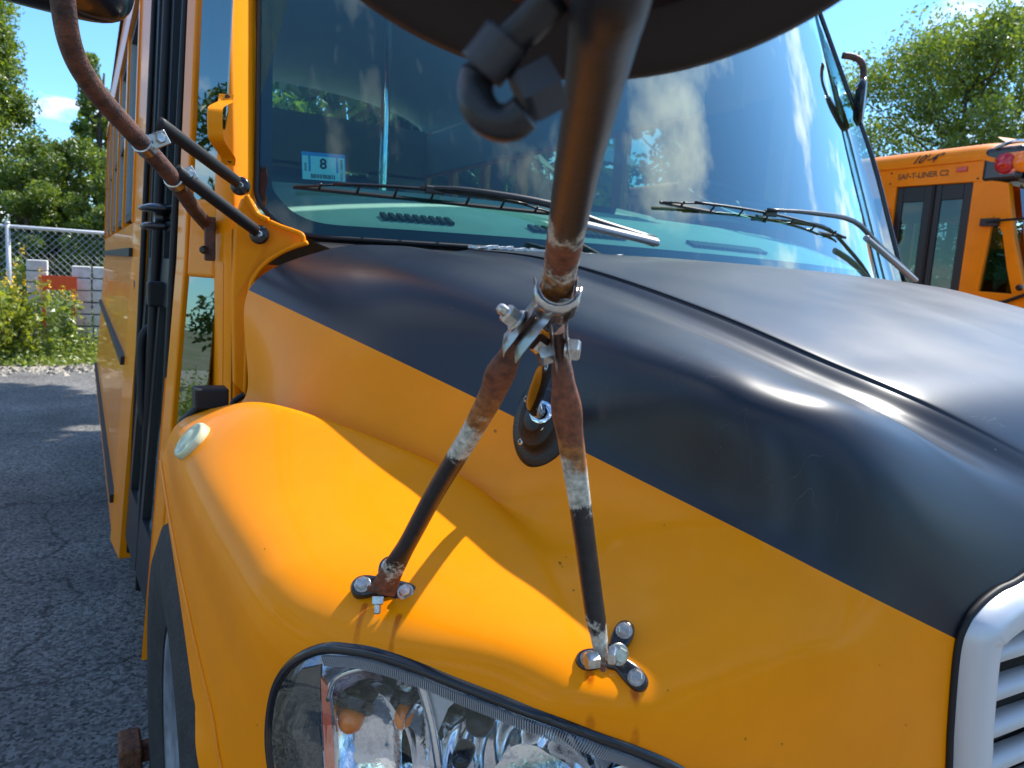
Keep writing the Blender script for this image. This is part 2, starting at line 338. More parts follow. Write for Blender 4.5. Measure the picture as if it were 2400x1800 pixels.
leaf_b = leafmat('leaves_light', (.07, .12, .02), (.12, .19, .03), (.22, .28, .05))
leaf_c = leafmat('leaves_dark', (.025, .05, .012), (.05, .09, .018), (.10, .15, .03))
weedm = leafmat('weeds', (.10, .16, .03), (.18, .26, .05), (.30, .34, .09))
flowerm = mat('goldenrod_flowers', (.75, .50, .02), .7)
def leaf(mb_v, mb_f, p, s, d=None):
    n_ = (d or V((random.gauss(0, 1), random.gauss(0, 1), random.gauss(0, 1)))).normalized(); u = n_.orthogonal().normalized()
    u = Matrix.Rotation(random.uniform(0, 6.28), 3, n_) @ u; v_ = n_.cross(u); b = len(mb_v)
    mb_v += [p-u*s, p+v_*s*.45+n_*s*.12, p+u*s, p-v_*s*.45+n_*s*.12]; mb_f.append((b, b+1, b+2, b+3))
def tree(x, y, h, spread, nl, ls, lm, label, crown_lo=.25, seed=1, shape='round', group='trees around the yard', trunk_r=.16, nclump=46, name='tree'):
    rnd = random.Random(seed); st = random.getstate(); random.seed(seed)
    root = empty(name, (x, y, 0)); tag(root, label, 'tree', group)
    tb = MB(); top = V((x+rnd.uniform(-.3, .3), y, h*.93))
    tr_pts = spline([V((x, y, -.1)), V((x+.1, y, h*.3)), top*.5+V((x, y, h*.45))*.5, top], 4)
    k = len(tr_pts); tb.tube(tr_pts, [trunk_r*(1-.9*i/(k-1))+.01 for i in range(k)], 8)
    clumps = []
    for i in range(nclump):
        f = rnd.random()**.8; z = h*(crown_lo+(1-crown_lo)*f)
        if shape == 'round': rr = spread*math.sqrt(max(0.02, 1-((f-.42)/.62)**2))
        elif shape == 'cone': rr = spread*(1-f*.86)
        else: rr = spread*(1-.35*f)*(.8+.2*math.sin(f*9))
        a = rnd.uniform(0, 6.28); q = math.sqrt(rnd.random())*.95
        p = V((x+math.cos(a)*rr*q, y+math.sin(a)*rr*q, z)); clumps.append((p, rnd.uniform(.35, 1.0)*spread*.24))
        if i % 2 == 0:
            s0 = V((x, y, z-rr*q*.55-.2)); s0.z = max(s0.z, h*.15); mid = (s0+p)/2+V((0, 0, -.1*rr))
            tb.tube(spline([s0, mid, p], 3), [.05*trunk_r/.16, .04*trunk_r/.16, .035*trunk_r/.16, .03*trunk_r/.16, .025*trunk_r/.16, .02*trunk_r/.16, .01*trunk_r/.16], 5, cap=False)
    tb.build('trunk', bark, root, smooth=True)
    vs = []; fs = []
    for i in range(nl):
        p, r_ = clumps[i % len(clumps)]
        d = V((random.gauss(0, 1), random.gauss(0, 1), random.gauss(0, .8))); d.normalize(); d *= r_*(random.random()**.45)*1.25
        leaf(vs, fs, p+d, ls*random.uniform(.6, 1.25))
    tag(obj('crown', vs, fs, lm, root), kind='stuff')
    random.setstate(st); return root
def gy(px, y):
    p = aty(px, 600, y); return p.x, p.y
def gp(px, D, py=600):
    p = at(px, py, D); return p.x, p.y
# right-hand trees beyond the second bus
x, y = gp(2215, 25); tree(x, y, 10.4, 4.3, 60000, .082, leaf_b, 'broad sunlit leafy tree above the roof of the second bus, its branches showing', .22, 11, nclump=150)
x, y = gp(2490, 22); tree(x, y, 7.6, 2.6, 30000, .080, leaf_b, 'leafy tree cut by the right picture edge behind the second bus', .2, 12, nclump=50)
x, y = gp(2000, 30); tree(x, y, 6.8, 3.0, 20000, .10, leaf_a, 'lower tree behind the windshield edge left of the broad leafy tree', .2, 14, nclump=40)
# left-hand trees beyond the fence
x, y = gp(-20, 19); tree(x, y, 7.6, 2.0, 46000, .060, leaf_b, 'tall pointed green tree at the left picture edge beyond the chain-link fence', .1, 21, 'cone', nclump=150)
x, y = gp(225, 21); tree(x, y, 6.9, 1.15, 20000, .060, leaf_b, 'slender tree rising beside the rear corner of the nearest bus', .12, 22, 'cone', nclump=40)
x, y = gp(170, 18.5); tree(x, y, 4.1, 1.5, 34000, .055, leaf_a, 'dark bushy tree between the two taller trees beyond the fence', .05, 23, nclump=60)
x, y = gp(60, 17.5); tree(x, y, 3.3, 1.4, 26000, .052, leaf_b, 'low yellow-green bushy tree just behind the fence at the left', .03, 24, nclump=50)
x, y = gp(270, 17.0); tree(x, y, 3.2, 1.3, 22000, .052, leaf_a, 'low bushy tree behind the fence next to the bus side', .03, 25, nclump=50)
k = 0
LINE = ['leafy tree straight behind the rear of the nearest bus', 'leafy tree seen through the left part of the windshield', 'leafy tree seen through the rear side windows of the nearest bus', 'leafy tree behind the middle of the nearest bus roof', 'leafy tree behind the driver side of the nearest bus', 'small leafy tree just beyond the left picture edge', 'taller leafy tree well beyond the left picture edge']
for px, D, h, s in ((420, 24, 6.5, 3), (700, 22, 7, 3.2), (980, 20, 6.5, 3.2), (1250, 24, 7.5, 3.4), (1560, 24, 7, 3.2), (-420, 18, 5.5, 2.8), (-800, 16, 6.5, 3)):
    x, y = gp(px, D); k += 1
    tree(x, y, h, s, 7000, .16, leaf_a, LINE[k-1], .08, 40+k, nclump=36, group='tree line behind the yard')
# tree line left of and behind the viewer, seen only in reflections; last two are unseen, added to shade the asphalt
REFL_SHADE = ['leafy tree left of the yard, mirrored in the lower quarter window', 'leafy tree left of the viewer across the gravel lot', 'leafy tree left and slightly behind the viewer', 'tall leafy tree behind the viewer at left', 'tall leafy tree straight behind the viewer', 'tall leafy tree behind the viewer at right', 'tall leafy tree far behind the viewer at right', 'hidden leafy tree added beside the rear of the nearest bus to shade the asphalt', 'second hidden leafy tree added beside the rear of the nearest bus for shade']
for x, y, h, s in ((-13, 7, 6, 3), (-14, 1, 7, 3.3), (-13, -6, 6.5, 3.1), (-8, -16, 8, 4), (1, -19, 7.5, 4), (10, -20, 8, 4), (19, -17, 8, 4.2), (4.6, 8.9, 8.2, 2.5), (5.6, 10.2, 8.6, 2.3)):
    k += 1; tree(x, y, h, s, 16000 if x < -12 else 7000, .09 if x < -12 else .17, leaf_c, REFL_SHADE[k-8], .1, 60+k, nclump=34, group='trees behind the viewer')

# ---- chain-link fence
fx0, fx1, fy = -14.0, 9.0, 13.2
fence = empty('chain_link_fence', (fx0, fy, 0)); tag(fence, 'galvanised chain-link fence with top rail along the weedy yard edge', 'fence')
mb = MB(); mb.tube([(fx0, fy, 1.83), (fx1, fy, 1.83)], .025, 10); mb.build('top_rail', galv, fence, smooth=True)
px0 = aty(20, 600, fy).x
for i in range(-4, 4):
    x = px0+i*2.9
    if fx0 < x < fx1:
        mb = MB(); mb.tube([(x, fy, 0), (x, fy, 1.86)], .032, 10); mb.lathe((x, fy, 1.86), (0, 0, 1), [(.036, 0), (.03, .03), (.008, .045)], 10); mb.build('fence_post', galv, fence, smooth=True)
mb = MB(); s_ = .075; zt = 1.80; r_ = .0024
for sgn in (1, -1):
    x = fx0-2
    while x < fx1+2:
        a = V((x, fy-.03+sgn*.003, .02)); b = V((x+sgn*(zt-.02), fy-.03+sgn*.003, zt)); x += s_*1.3
        if max(a.x, b.x) < -5 or min(a.x, b.x) > 3.5: continue
        mb.tube([a, b], r_, 3, cap=False)
me_ = mb.build('wire_mesh', galv, fence); me_['kind'] = 'stuff'

# ---- weeds, goldenrod
vs = []; fs = []; fv = []; ff = []; bv = []; bf = []
for i in range(8600):
    x = random.uniform(-7, 3.6); y = random.uniform(11.9, 14.6)
    if i > 6500: x = random.uniform(-9.5, -7.8); y = random.uniform(1, 12)
    if i <= 6500 and random.random() < .3: y = random.uniform(11.5, 12.3)
    hN = .5+.5*noise.noise(V((x*.9, y*.9, 5)))
    h = (.20+1.15*hN)*(min(1, max(.12, (y-11.4)/1.3)) if x > -7.5 else .8)*(.72 if -.85 < x < .8 else 1)*random.uniform(.6, 1.3)
    p = V((x, y, 0)); lean = V((random.uniform(-.12, .12), random.uniform(-.12, .12), 0))
    nn = max(3, int(h/.06))
    b = len(vs); wv = .006
    vs += [p-V((wv, 0, 0)), p+V((wv, 0, 0)), p+lean+V((wv*.3, 0, h)), p+lean-V((wv*.3, 0, -h))]; fs.append((b, b+1, b+2, b+3))
    for j in range(nn):
        f = (j+.7)/nn; q = p+lean*f+V((0, 0, h*f)); d = V((random.uniform(-1, 1), random.uniform(-1, 1), random.uniform(.2, 1)))
        leaf(vs, fs, q+V((random.uniform(-.03, .03), random.uniform(-.03, .03), 0)), random.uniform(.025, .055)*(1.2-.5*f), d)
tag(obj('weeds', vs, fs, weedm), 'knee-high sunlit green weeds and grass between gravel edge and fence', 'weeds', kind='stuff')
def goldenrod(px, D, h, n_, label, big=1.0):
    x, y = gy(px, D); root = empty('goldenrod_plant', (x, y, 0)); tag(root, label, 'plant', 'goldenrod clumps along the fence')
    vs = []; fs = []; hv = []; hf = []
    for s in range(n_):
        a = random.uniform(0, 6.28); r0 = random.uniform(0, .22)*big; p = V((x+math.cos(a)*r0, y+math.sin(a)*r0, 0)); top = p+V((random.uniform(-.15, .15), random.uniform(-.15, .15), h*random.uniform(.72, 1.05)))
        b = len(vs); vs += [p-V((.006, 0, 0)), p+V((.006, 0, 0)), top+V((.003, 0, 0)), top-V((.003, 0, 0))]; fs.append((b, b+1, b+2, b+3))
        for j in range(int(34*h)):
            f = random.uniform(.08, .95); q = p.lerp(top, f)+V((random.uniform(-.07, .07), random.uniform(-.07, .07), 0)); leaf(vs, fs, q, random.uniform(.04, .085))
        for j in range(26):
            f = random.random(); q = top+V((random.gauss(0, .045)*(1.2-f), random.gauss(0, .045)*(1.2-f), (f-.4)*.22)); leaf(hv, hf, q, random.uniform(.012, .028))
    tag(obj('stems_and_leaves', vs, fs, weedm, root), kind='stuff'); tag(obj('flower_heads', hv, hf, flowerm, root), kind='stuff')
goldenrod(38, 12.6, 1.38, 9, 'tall goldenrod with yellow heads beside the left fence post', 1.1)
goldenrod(8, 12.2, 1.05, 7, 'leafy goldenrod clump cut by the left picture edge')
goldenrod(118, 12.0, 1.22, 3, 'single thin goldenrod stalk above the orange barrier sheet', .5)
goldenrod(178, 12.2, 1.1, 3, 'thin goldenrod stalks in front of the pale pallet of blocks', .6)
goldenrod(-120, 12.6, 1.3, 6, 'goldenrod clump just outside the left picture edge')
# leafy shrub at left
def shrub(px, D, h, r0, label):
    x, y = gy(px, D); root = empty('leafy_shrub', (x, y, 0)); tag(root, label, 'shrub'); vs = []; fs = []; tb = MB()
    for i in range(14):
        a = random.uniform(0, 6.28); e = V((x+math.cos(a)*r0*random.random(), y+math.sin(a)*r0*random.random(), h*random.uniform(.5, 1))); tb.tube([(x, y, 0), e], [.012, .004], 5, cap=False)
        for j in range(85): f = random.uniform(.2, 1); leaf(vs, fs, V((x, y, 0)).lerp(e, f)+V((random.gauss(0, .06), random.gauss(0, .06), random.gauss(0, .05))), random.uniform(.03, .065))
    tb.build('stem', bark, root); obj('foliage', vs, fs, leafmat('shrub_leaves', (.16, .20, .02), (.24, .30, .03), (.36, .38, .05)), root)
shrub(10, 11.9, 1.02, .55, 'bright yellow-green shrub at the left picture edge in front of the weeds')

# ---- stacked grey blocks, orange sheet
blockm = mat('pale_concrete_block', (.70, .70, .68), .9, var=.25, vscale=9, bump=.3)
def blockstack(px, D, cols, rows, bw, bh, label, pallet=True):
    x, y = gy(px, D); root = empty('block_stack', (x, y, 0)); tag(root, label, 'concrete blocks', 'pallets of pale blocks behind the weeds')
    base = None
    if pallet:
        mb = MB(); mb.box((x, y, .05), (cols*bw+.02, .5, .10)); mb.build('pallet', mat('pallet_wood', (.30, .22, .14), .8), root)
    for r_ in range(rows):
        for c in range(cols):
            px_ = x+(c-(cols-1)/2)*bw+random.uniform(-.01, .01)
            if base is None:
                mb = MB(); mb.box((0, 0, 0), (bw*.93, .42, bh*.90)); base = mb.build('block', blockm, root, bevel=.01); o = base
            else: o = base.copy(); C.objects.link(o)
            o.parent = root; o.matrix_parent_inverse = Matrix.Identity(4); o.location = (px_-x, random.uniform(-.02, .02), .10+bh*(r_+.5))
blockstack(87, 12.8, 1, 8, .27, .160, 'narrow column of weathered pale blocks left of the orange sheet')
blockstack(214, 12.8, 2, 7, .26, .175, 'wide pallet of pale blocks right of the orange sheet beside the bus')
blockstack(284, 12.85, 1, 7, .34, .172, 'far pallet of pale blocks partly hidden by the bus side')
x, y = gy(135, 12.45); mb = MB(); mb.box((x, y, 1.07), (.46, .03, .20)); mb.box((x-.18, y+.03, .5), (.04, .03, 1.0)); mb.box((x+.18, y+.03, .5), (.04, .03, 1.0))
tag(mb.build('barrier_board', orange_plastic), 'bright orange barrier board standing among the weeds in front of the fence', 'barrier')

# ================================================================== THE NEAREST BUS
bus = empty('school_bus', (1.5, 1.0, 0)); tag(bus, 'nearest yellow school bus with matt black hood top filling the picture', 'school bus', 'school buses parked in the yard')
BX = 1.5           # centre plane of the bus
WL = .42           # rearward lean of the windshield per metre
# ---- hood and fender: one bicubic skin through control rows (rear -> grille)
def rowpx(L): return [aty(a, b, c) for a, b, c in L]
B = rowpx([(1080, 587, 1.50), (1230, 609, 1.32), (1400, 660, 1.14), (1640, 752, .90), (1900, 868, .71), (2180, 990, .565)]); B.append(V((1.17, .43, 1.240)))
BQ = [.3, .6, .9, 1, 1, .9, .5]
CR = [V((.44, 1.60, 1.538)), V((.500, 1.30, 1.496)), V((.585, 1.02, 1.442)), V((.620, .75, 1.412)), V((.650, .595, 1.386)), V((.745, .510, 1.338)), aty(2300, 1408, .437)]
rows = [
 [V((BX, b.y, b.z+.020+.012*q)) for b, q in zip(B, BQ)],
 [V((BX*.55+b.x*.45, b.y, b.z+.016+.012*q)) for b, q in zip(B, BQ)],
 [b+V((.060, 0, .020*q)) for b, q in zip(B, BQ)],
 [b+V((.022, 0, .011*q)) for b, q in zip(B, BQ)],
 [b+V((-.006, 0, -.002)) for b in B],
 [b+V((-.045, 0, -.005)) for b in B],
 [b.lerp(c_, .5)+V((0, 0, .010)) for b, c_ in zip(B, CR)],
 CR,
 rowpx([(583, 680, 1.66), (800, 782, 1.32), (1120, 935, 1.02), (1470, 1110, .72), (1750, 1250, .56), (2000, 1378, .48), (2240, 1497, .44)]),
 rowpx([(577, 925, 1.62), (700, 1000, 1.30), (1065, 1115, 1.0), (1290, 1245, .765), (1570, 1420, .565), (1850, 1570, .47), (2222, 1700, .44)]),
 rowpx([(470, 962, 1.56), (640, 950, 1.30), (1010, 1100, 1.0), (1195, 1290, .755), (1400, 1530, .56), (1700, 1690, .485), (2215, 1850, .44)]),
 rowpx([(410, 1000, 1.54), (450, 1080, 1.30), (600, 1260, 1.01), (735, 1470, .81), (1110, 1612, .632), (1450, 1750, .514), (2205, 2000, .44)]),
 rowpx([(385, 1060, 1.54), (415, 1200, 1.34), (478, 1390, 1.12), (575, 1640, .95), (740, 1960, .83), (1300, 2120, .62), (2200, 2200, .44)]),
 rowpx([(375, 1090, 1.55), (395, 1230, 1.40), (425, 1430, 1.24), (455, 1650, 1.12), (482, 1860, 1.03), (700, 2500, .86), (2195, 2620, .45)]),
]
DROW = 8; NS = 14; NC = 18
cols_ = [spline(r, NC) for r in rows]                       # along the bus
G = []
ncol = len(cols_[0])
for j in range(ncol): G.append(spline([c[j] for c in cols_], NS))
# G[j][i]: j along the bus, i from centre to wheel lip
nrow = len(G[0]); cut = DROW*NS
# relax the pressed-steel nose so the spline rows leave no ripples
for _ in range(40):
    Gn = [r[:] for r in G]
    for j in range(int(2.4*NC), ncol-1):
        k_ = min(1, (j-2.4*NC)/(.8*NC), (ncol-1-j)/6)
        for i in range(cut+int(.6*NS), nrow-int(1.2*NS)):
            q = k_*min(1, (i-cut-.6*NS)/(.6*NS), (nrow-1.2*NS-i)/(.5*NS))*.8
            a = (G[j-1][i]+G[j+1][i]+G[j][i-1]+G[j][i+1])*.25; Gn[j][i] = G[j][i].lerp(a, max(0, q))
    G = Gn
def skin(i0, i1): return [[G[j][i] for i in range(i0, i1+1)] for j in range(ncol)]
def mirr(P): return [[V((2*BX-p.x, p.y, p.z)) for p in r] for r in P]
hood = MB(); hood.sheet(skin(0, cut)); hood.sheet(mirr(skin(0, cut)), flip=True)
ho = hood.build('hood_top', black, bus, smooth=True)
full = MB(); full.sheet(skin(0, nrow-1)); bvh = BVHTree.FromPolygons(full.v, full.f)
def cast(px, py):
    r = ray(px, py).normalized(); h = bvh.ray_cast(CO, r)
    if h[0] is None: return at(px, py, .9), V((-.5, -.5, .7))
    n_ = h[1]; 
    if n_.dot(r) > 0: n_ = -n_
    return h[0], n_
# headlight outline found on the skin
HLpx = [(700, 2000), (662, 1900), (640, 1800), (633, 1720), (641, 1640), (662, 1585), (700, 1545), (760, 1522), (830, 1526), (900, 1541), (980, 1568), (1060, 1600), (1140, 1631), (1220, 1663), (1320, 1698), (1420, 1735), (1500, 1764), (1580, 1800), (1640, 1850), (1600, 1930), (1450, 2010), (1200, 2060), (950, 2060), (800, 2040)]
HL = [cast(*p)[0] for p in HLpx]
hc = sum(HL, V())/len(HL)
hn = V()
for i in range(len(HL)): hn += (HL[i]-hc).cross(HL[(i+1) % len(HL)]-hc)
hn.normalize()
if hn.y > 0: hn = -hn
hu = V((0, 0, 1)).cross(hn).normalized(); hv = hn.cross(hu)
def h2(p): d = p-hc; return (d.dot(hu), d.dot(hv), d.dot(hn))
def inpoly(x, y, P):
    c = False; n = len(P)
    for i in range(n):
        x1, y1 = P[i]; x2, y2 = P[(i+1) % n]
        if (y1 > y) != (y2 > y) and x < (x2-x1)*(y-y1)/(y2-y1)+x1: c = not c
    return c
HL = spline(HL+[HL[0]], 4)[:-1]
HL2 = [h2(p) for p in HL]
def offs(d):
    out = []; n = len(HL2)
    for i in range(n):
        a, b_ = HL2[i-1], HL2[(i+1) % n]; t = V((b_[0]-a[0], b_[1]-a[1])).normalized(); nn = V((t.y, -t.x))
        q = V(HL2[i][:2]); 
        if nn.dot(q) < 0: nn = -nn
        q = q+nn*d; out.append(hc+hu*q.x+hv*q.y+hn*HL2[i][2])
    return out
poly = [h2(p)[:2] for p in offs(.001)]
def fender_mesh(name, mirror=False):
    P = skin(cut, nrow-1); mb = MB(); mb.sheet(mirr(P) if mirror else P, flip=mirror)
    keep = []
    for f in mb.f:
        c = sum((mb.v[i] for i in f), V())/4
        if mirror: c = V((2*BX-c.x, c.y, c.z))
        a, b_, d = h2(c)
        if inpoly(a, b_, poly) and d > -.25: continue
        keep.append(f)
    mb.f = keep; mb.m = [0]*len(keep)
    o = mb.build(name, fenderm, bus, smooth=True)
    return o
# yellow fender paint with rust streaks and specks
fenderm = mat('fender_yellow', (.95, .276, .0003), .40, spec=.10, coat=.14, coatr=.10, var=.07, vscale=4)
def streaks(m, segs, specks):
    n = m.node_tree.nodes; l = m.node_tree.links; b = n['Principled BSDF']; g = n.new('ShaderNodeNewGeometry')
    nz = n.new('ShaderNodeTexNoise'); nz.inputs['Scale'].default_value = 90; nz.inputs['Detail'].default_value = 3; l.new(g.outputs['Position'], nz.inputs['Vector'])
    cur = b.inputs['Base Color'].links[0].from_socket
    for (p, q, rad, st, col) in segs:
        ax = (q-p); L = ax.length; ax.normalize()
        sub = n.new('ShaderNodeVectorMath'); sub.operation = 'SUBTRACT'; sub.inputs[1].default_value = p; l.new(g.outputs['Position'], sub.inputs[0])
        dt = n.new('ShaderNodeVectorMath'); dt.operation = 'DOT_PRODUCT'; dt.inputs[1].default_value = ax; l.new(sub.outputs[0], dt.inputs[0])
        cl = n.new('ShaderNodeClamp'); cl.inputs['Max'].default_value = L; l.new(dt.outputs['Value'], cl.inputs[0])
        sc = n.new('ShaderNodeVectorMath'); sc.operation = 'SCALE'; sc.inputs[0].default_value = ax; l.new(cl.outputs[0], sc.inputs[3])
        ds = n.new('ShaderNodeVectorMath'); ds.operation = 'DISTANCE'; l.new(sub.outputs[0], ds.inputs[0]); l.new(sc.outputs[0], ds.inputs[1])
        mr = n.new('ShaderNodeMapRange'); mr.interpolation_type = 'SMOOTHSTEP'; mr.inputs[1].default_value = rad*.35; mr.inputs[2].default_value = rad; mr.inputs[3].default_value = 1; mr.inputs[4].default_value = 0; l.new(ds.outputs['Value'], mr.inputs[0])
        fade = n.new('ShaderNodeMapRange'); fade.inputs[1].default_value = 0; fade.inputs[2].default_value = L; fade.inputs[3].default_value = st; fade.inputs[4].default_value = st*.45; l.new(cl.outputs[0], fade.inputs[0])
        mu = n.new('ShaderNodeMath'); mu.operation = 'MULTIPLY'; l.new(mr.outputs[0], mu.inputs[0]); l.new(fade.outputs[0], mu.inputs[1])
        nr = n.new('ShaderNodeMapRange'); nr.inputs[1].default_value = .3; nr.inputs[2].default_value = .6; nr.inputs[3].default_value = .65; nr.inputs[4].default_value = 1; l.new(nz.outputs[0], nr.inputs[0])
        mu2 = n.new('ShaderNodeMath'); mu2.operation = 'MULTIPLY'; l.new(mu.outputs[0], mu2.inputs[0]); l.new(nr.outputs[0], mu2.inputs[1])
        mixn = n.new('ShaderNodeMixRGB'); mixn.inputs[2].default_value = (*col, 1); l.new(mu2.outputs[0], mixn.inputs[0]); l.new(cur, mixn.inputs[1]); cur = mixn.outputs[0]
    l.new(cur, b.inputs['Base Color'])
rs = (.38, .045, .0)
segs = []
rs_ = random.Random(5)
spk = [((x_, y_), (x_+rs_.uniform(-2, 2), y_+rs_.uniform(0, 3)), rs_.uniform(.0007, .0017), .9) for x_, y_ in [(rs_.uniform(600, 2150), rs_.uniform(1150, 1780)) for _ in range(16)]]
for a, b_, rad, st in (*spk, ((855, 1420), (835, 1500), .006, .8), ((935, 1445), (915, 1535), .0055, .9), ((1382, 1580), (1384, 1700), .007, .9), ((1487, 1620), (1488, 1740), .0065, .85), ((903, 1400), (906, 1410), .020, .35), ((1430, 1540), (1432, 1560), .022, .35), ((1312, 1318), (1314, 1324), .0022, 1), ((1344, 1383), (1345, 1385), .0016, 1), ((1160, 1010), (1163, 1012), .0035, .8), ((1318, 1328), (1319, 1330), .0014, 1)):
    segs.append((cast(*a)[0], cast(*b_)[0], rad, st, rs if rad > .0045 else (.10, .04, .01)))
streaks(fenderm, segs, None)
fender_mesh('fender'); fender_mesh('fender', True)
# wheel-arch return lip and inner side of the fender
for mir in (False, True):
    lip = [G[j][-1] for j in range(0, 4*NC+5)]
    L2 = [p+V((.006, .004, .006)) for p in lip]; L3 = [p+V((.045, .02, .012)) for p in lip]; L4 = [p+V((.10, .03, .03)) for p in lip]
    P = [lip, L2, L3, L4]
    if mir: P = mirr(P)
    mb = MB(); mb.sheet(P); mb.build('fender_lip', yellow2, bus, smooth=True)
# engine-bay floor so nothing shows through from below
mb = MB(); mb.box((BX, 1.1, .62), (1.7, .8, .35)); mb.build('engine_bay', rubber, bus)
# raised bead along the lower edge of the arch
lip = [G[j][-1] for j in range(0, 4*NC+1)]
inn = [G[j][-1-5] for j in range(0, 4*NC+1)]
mb = MB(); mb.tube([b_+V((-.0005, 0, 0)) for b_ in inn], .0035, 8); mb.build('fender_bead', yellow2, bus, smooth=True)

# ---- headlight
hl = empty('headlight', hc, bus)
def shrink(k, off): return [hc+(p-hc)*k+hn*off for p in HL]
mb = MB(); n_ = len(HL)
ringso = [(.0065, -.014), (.0065, .002), (.0045, .0055), (.000, .0060), (-.004, .004), (-.0065, -.002), (-.008, -.03)]
P = []
for a, b_ in ringso:
    q = offs(a); P.append([p+hn*b_ for p in q]+[q[0]+hn*b_])
mb.sheet(P); mb.build('gasket', gloss_black, hl, smooth=True)
# ribbed trim bar along the upper edge of the lamp
ribs = MB(); up = HL
seg = spline([cast(*p)[0] for p in HLpx[7:18]], 16)
for i in range(0, len(seg)-1):
    a = seg[i]; t = (seg[i+1]-seg[i-1 if i else 0]).normalized(); inn_ = (hn.cross(t)).normalized()
    if inn_.z > 0: inn_ = -inn_
    rot = Matrix((inn_, t, hn)).transposed()
    ribs.box(a+inn_*.010+hn*.0065, (.013, .0013, .004), rot=rot)
ro = ribs.build('ribbed_trim', silver_dark, hl); ro['kind'] = 'stuff'
P = []
for k in (.975, .9, .8, .65, .5, .3, .1, 0): P.append([hc+(p-hc)*k+hn*(.003+.020*(1-k*k)) for p in HL+[HL[0]]])
mb = MB(); mb.sheet(P); lens = mb.build('lens', gl_head, hl, smooth=True)
P = []
for k, d in ((.968, -.028), (.95, -.045), (.85, -.075), (.6, -.10), (.3, -.11), (0, -.112)): P.append([hc+(p-hc)*k+hn*d for p in HL+[HL[0]]])
shellm = mat('lamp_housing_chrome', (.62, .66, .72), .12, metal=1, bump=.25, bscale=22)
mb = MB(); mb.sheet(P, flip=True); mb.build('housing', shellm, hl, smooth=True)
fan = MB(); fan.sheet([[hc+(p-hc)*k for p in HL+[HL[0]]] for k in (1.15, 1, .7, .4, .1, 0)]); fbvh = BVHTree.FromPolygons(fan.v, fan.f)
def hp(px, py, d):
    r = ray(px, py); h = fbvh.ray_cast(CO, r.normalized())
    p = h[0] if h[0] is not None else onplane(px, py, hc, hn)
    return p+r*(d/r.dot(hn))
def bowl(name, px, py, rx, rz, depth, m, off=-.012, n=40, ph=0):
    c = hp(px, py, off); mb = MB(); P = []
    for k in range(9):
        f = k/8; a = f*math.pi/2; P.append([c+hu*math.cos(2*math.pi*j/n)*rx*math.cos(a)+hv*math.sin(2*math.pi*j/n)*rz*math.cos(a)-hn*depth*math.sin(a) for j in range(n+1)])
    mb.sheet(P, flip=True); return mb.build(name, m, hl, smooth=True)
chrome_b = mat('reflector_chrome', (.86, .88, .92), .06, metal=1, bump=.10, bscale=55)
ribchrome = mat('fluted_reflector', (.86, .88, .92), .08, metal=1)
def flute(m, sc):
    n = m.node_tree.nodes; l = m.node_tree.links; g = n.new('ShaderNodeNewGeometry'); wv = n.new('ShaderNodeTexWave'); wv.inputs['Scale'].default_value = sc; wv.inputs['Distortion'].default_value = 1.5; wv.bands_direction = 'X'
    l.new(g.outputs['Position'], wv.inputs['Vector']); bp = n.new('ShaderNodeBump'); bp.inputs['Strength'].default_value = .5; bp.inputs['Distance'].default_value = .006; l.new(wv.outputs[0], bp.inputs['Height']); l.new(bp.outputs[0], n['Principled BSDF'].inputs['Normal'])
flute(ribchrome, 12)
bowl('turn_signal_reflector', 868, 1760, .056, .095, .055, chrome_b, -.018)
bowl('park_lamp_reflector', 985, 1790, .024, .085, .045, chrome_b, -.018)
bowl('headlamp_reflector', 1215, 1860, .105, .105, .075, ribchrome, -.022)
bowl('high_beam_reflector', 1500, 1890, .050, .055, .05, chrome_b, -.022)
# dark smoked outer cell, amber reflector strips
def strip(name, pts, m, th=.006, off=-.012):
    p = [hp(a, b_, off) for a, b_ in pts]; k = len(p); mb = MB(); mb.add(p+[q-hn*th for q in p], [tuple(range(k)), tuple(range(2*k-1, k-1, -1))]+[(i, i+k, (i+1) % k+k, (i+1) % k) for i in range(k)])
    return mb.build(name, m, hl)
smoke = mat('smoked_cell', (.05, .048, .05), .12, coat=.4)
strip('smoked_outer_cell', [(650, 1900), (643, 1720), (660, 1620), (705, 1570), (752, 1560), (748, 1700), (762, 1900)], smoke, .004, -.016)
strip('amber_side_reflector', [(752, 1590), (770, 1612), (778, 1700), (790, 1880), (765, 1880), (757, 1700)], amber, .004, -.010)
strip('chrome_divider', [(768, 1604), (776, 1600), (786, 1700), (800, 1880), (792, 1880), (780, 1700)], chrome, .004, -.008)
mb = MB(); mb.tube(spline([hp(982, 1588, -.006), hp(1000, 1650, -.006), hp(1018, 1730, -.006), hp(1040, 1880, -.006)], 5), .0052, 10); mb.build('chrome_divider', chrome, hl, smooth=True)
mb = MB(); mb.tube(spline([hp(770, 1640, -.008), hp(790, 1590, -.008), hp(860, 1565, -.008), hp(930, 1572, -.008), hp(982, 1592, -.008)], 6), .0035, 8); mb.build('chrome_brow', chrome, hl, smooth=True)
for (a, b_, r_, m_) in ((830, 1664, .016, amber2), (955, 1652, .011, amber2)):
    c = hp(a, b_, -.040); mb = MB(); ax = (hn*.7+V((0, 0, -1))*.7).normalized()
    mb.lathe(c, ax, [(r_*.3, 0), (r_, .002), (r_, .012), (r_*.9, .020), (r_*.5, .026), (r_*.1, .028)], 20); b1 = mb.build('amber_bulb', m_, hl, smooth=True)
    mb = MB(); mb.lathe(c-ax*.012, ax, [(r_*1.5, 0), (r_*1.5, .010), (r_*1.25, .014), (r_*1.05, .014), (r_*1.05, .008)], 24); mb.build('bulb_socket', gloss_black, hl, auto=30)
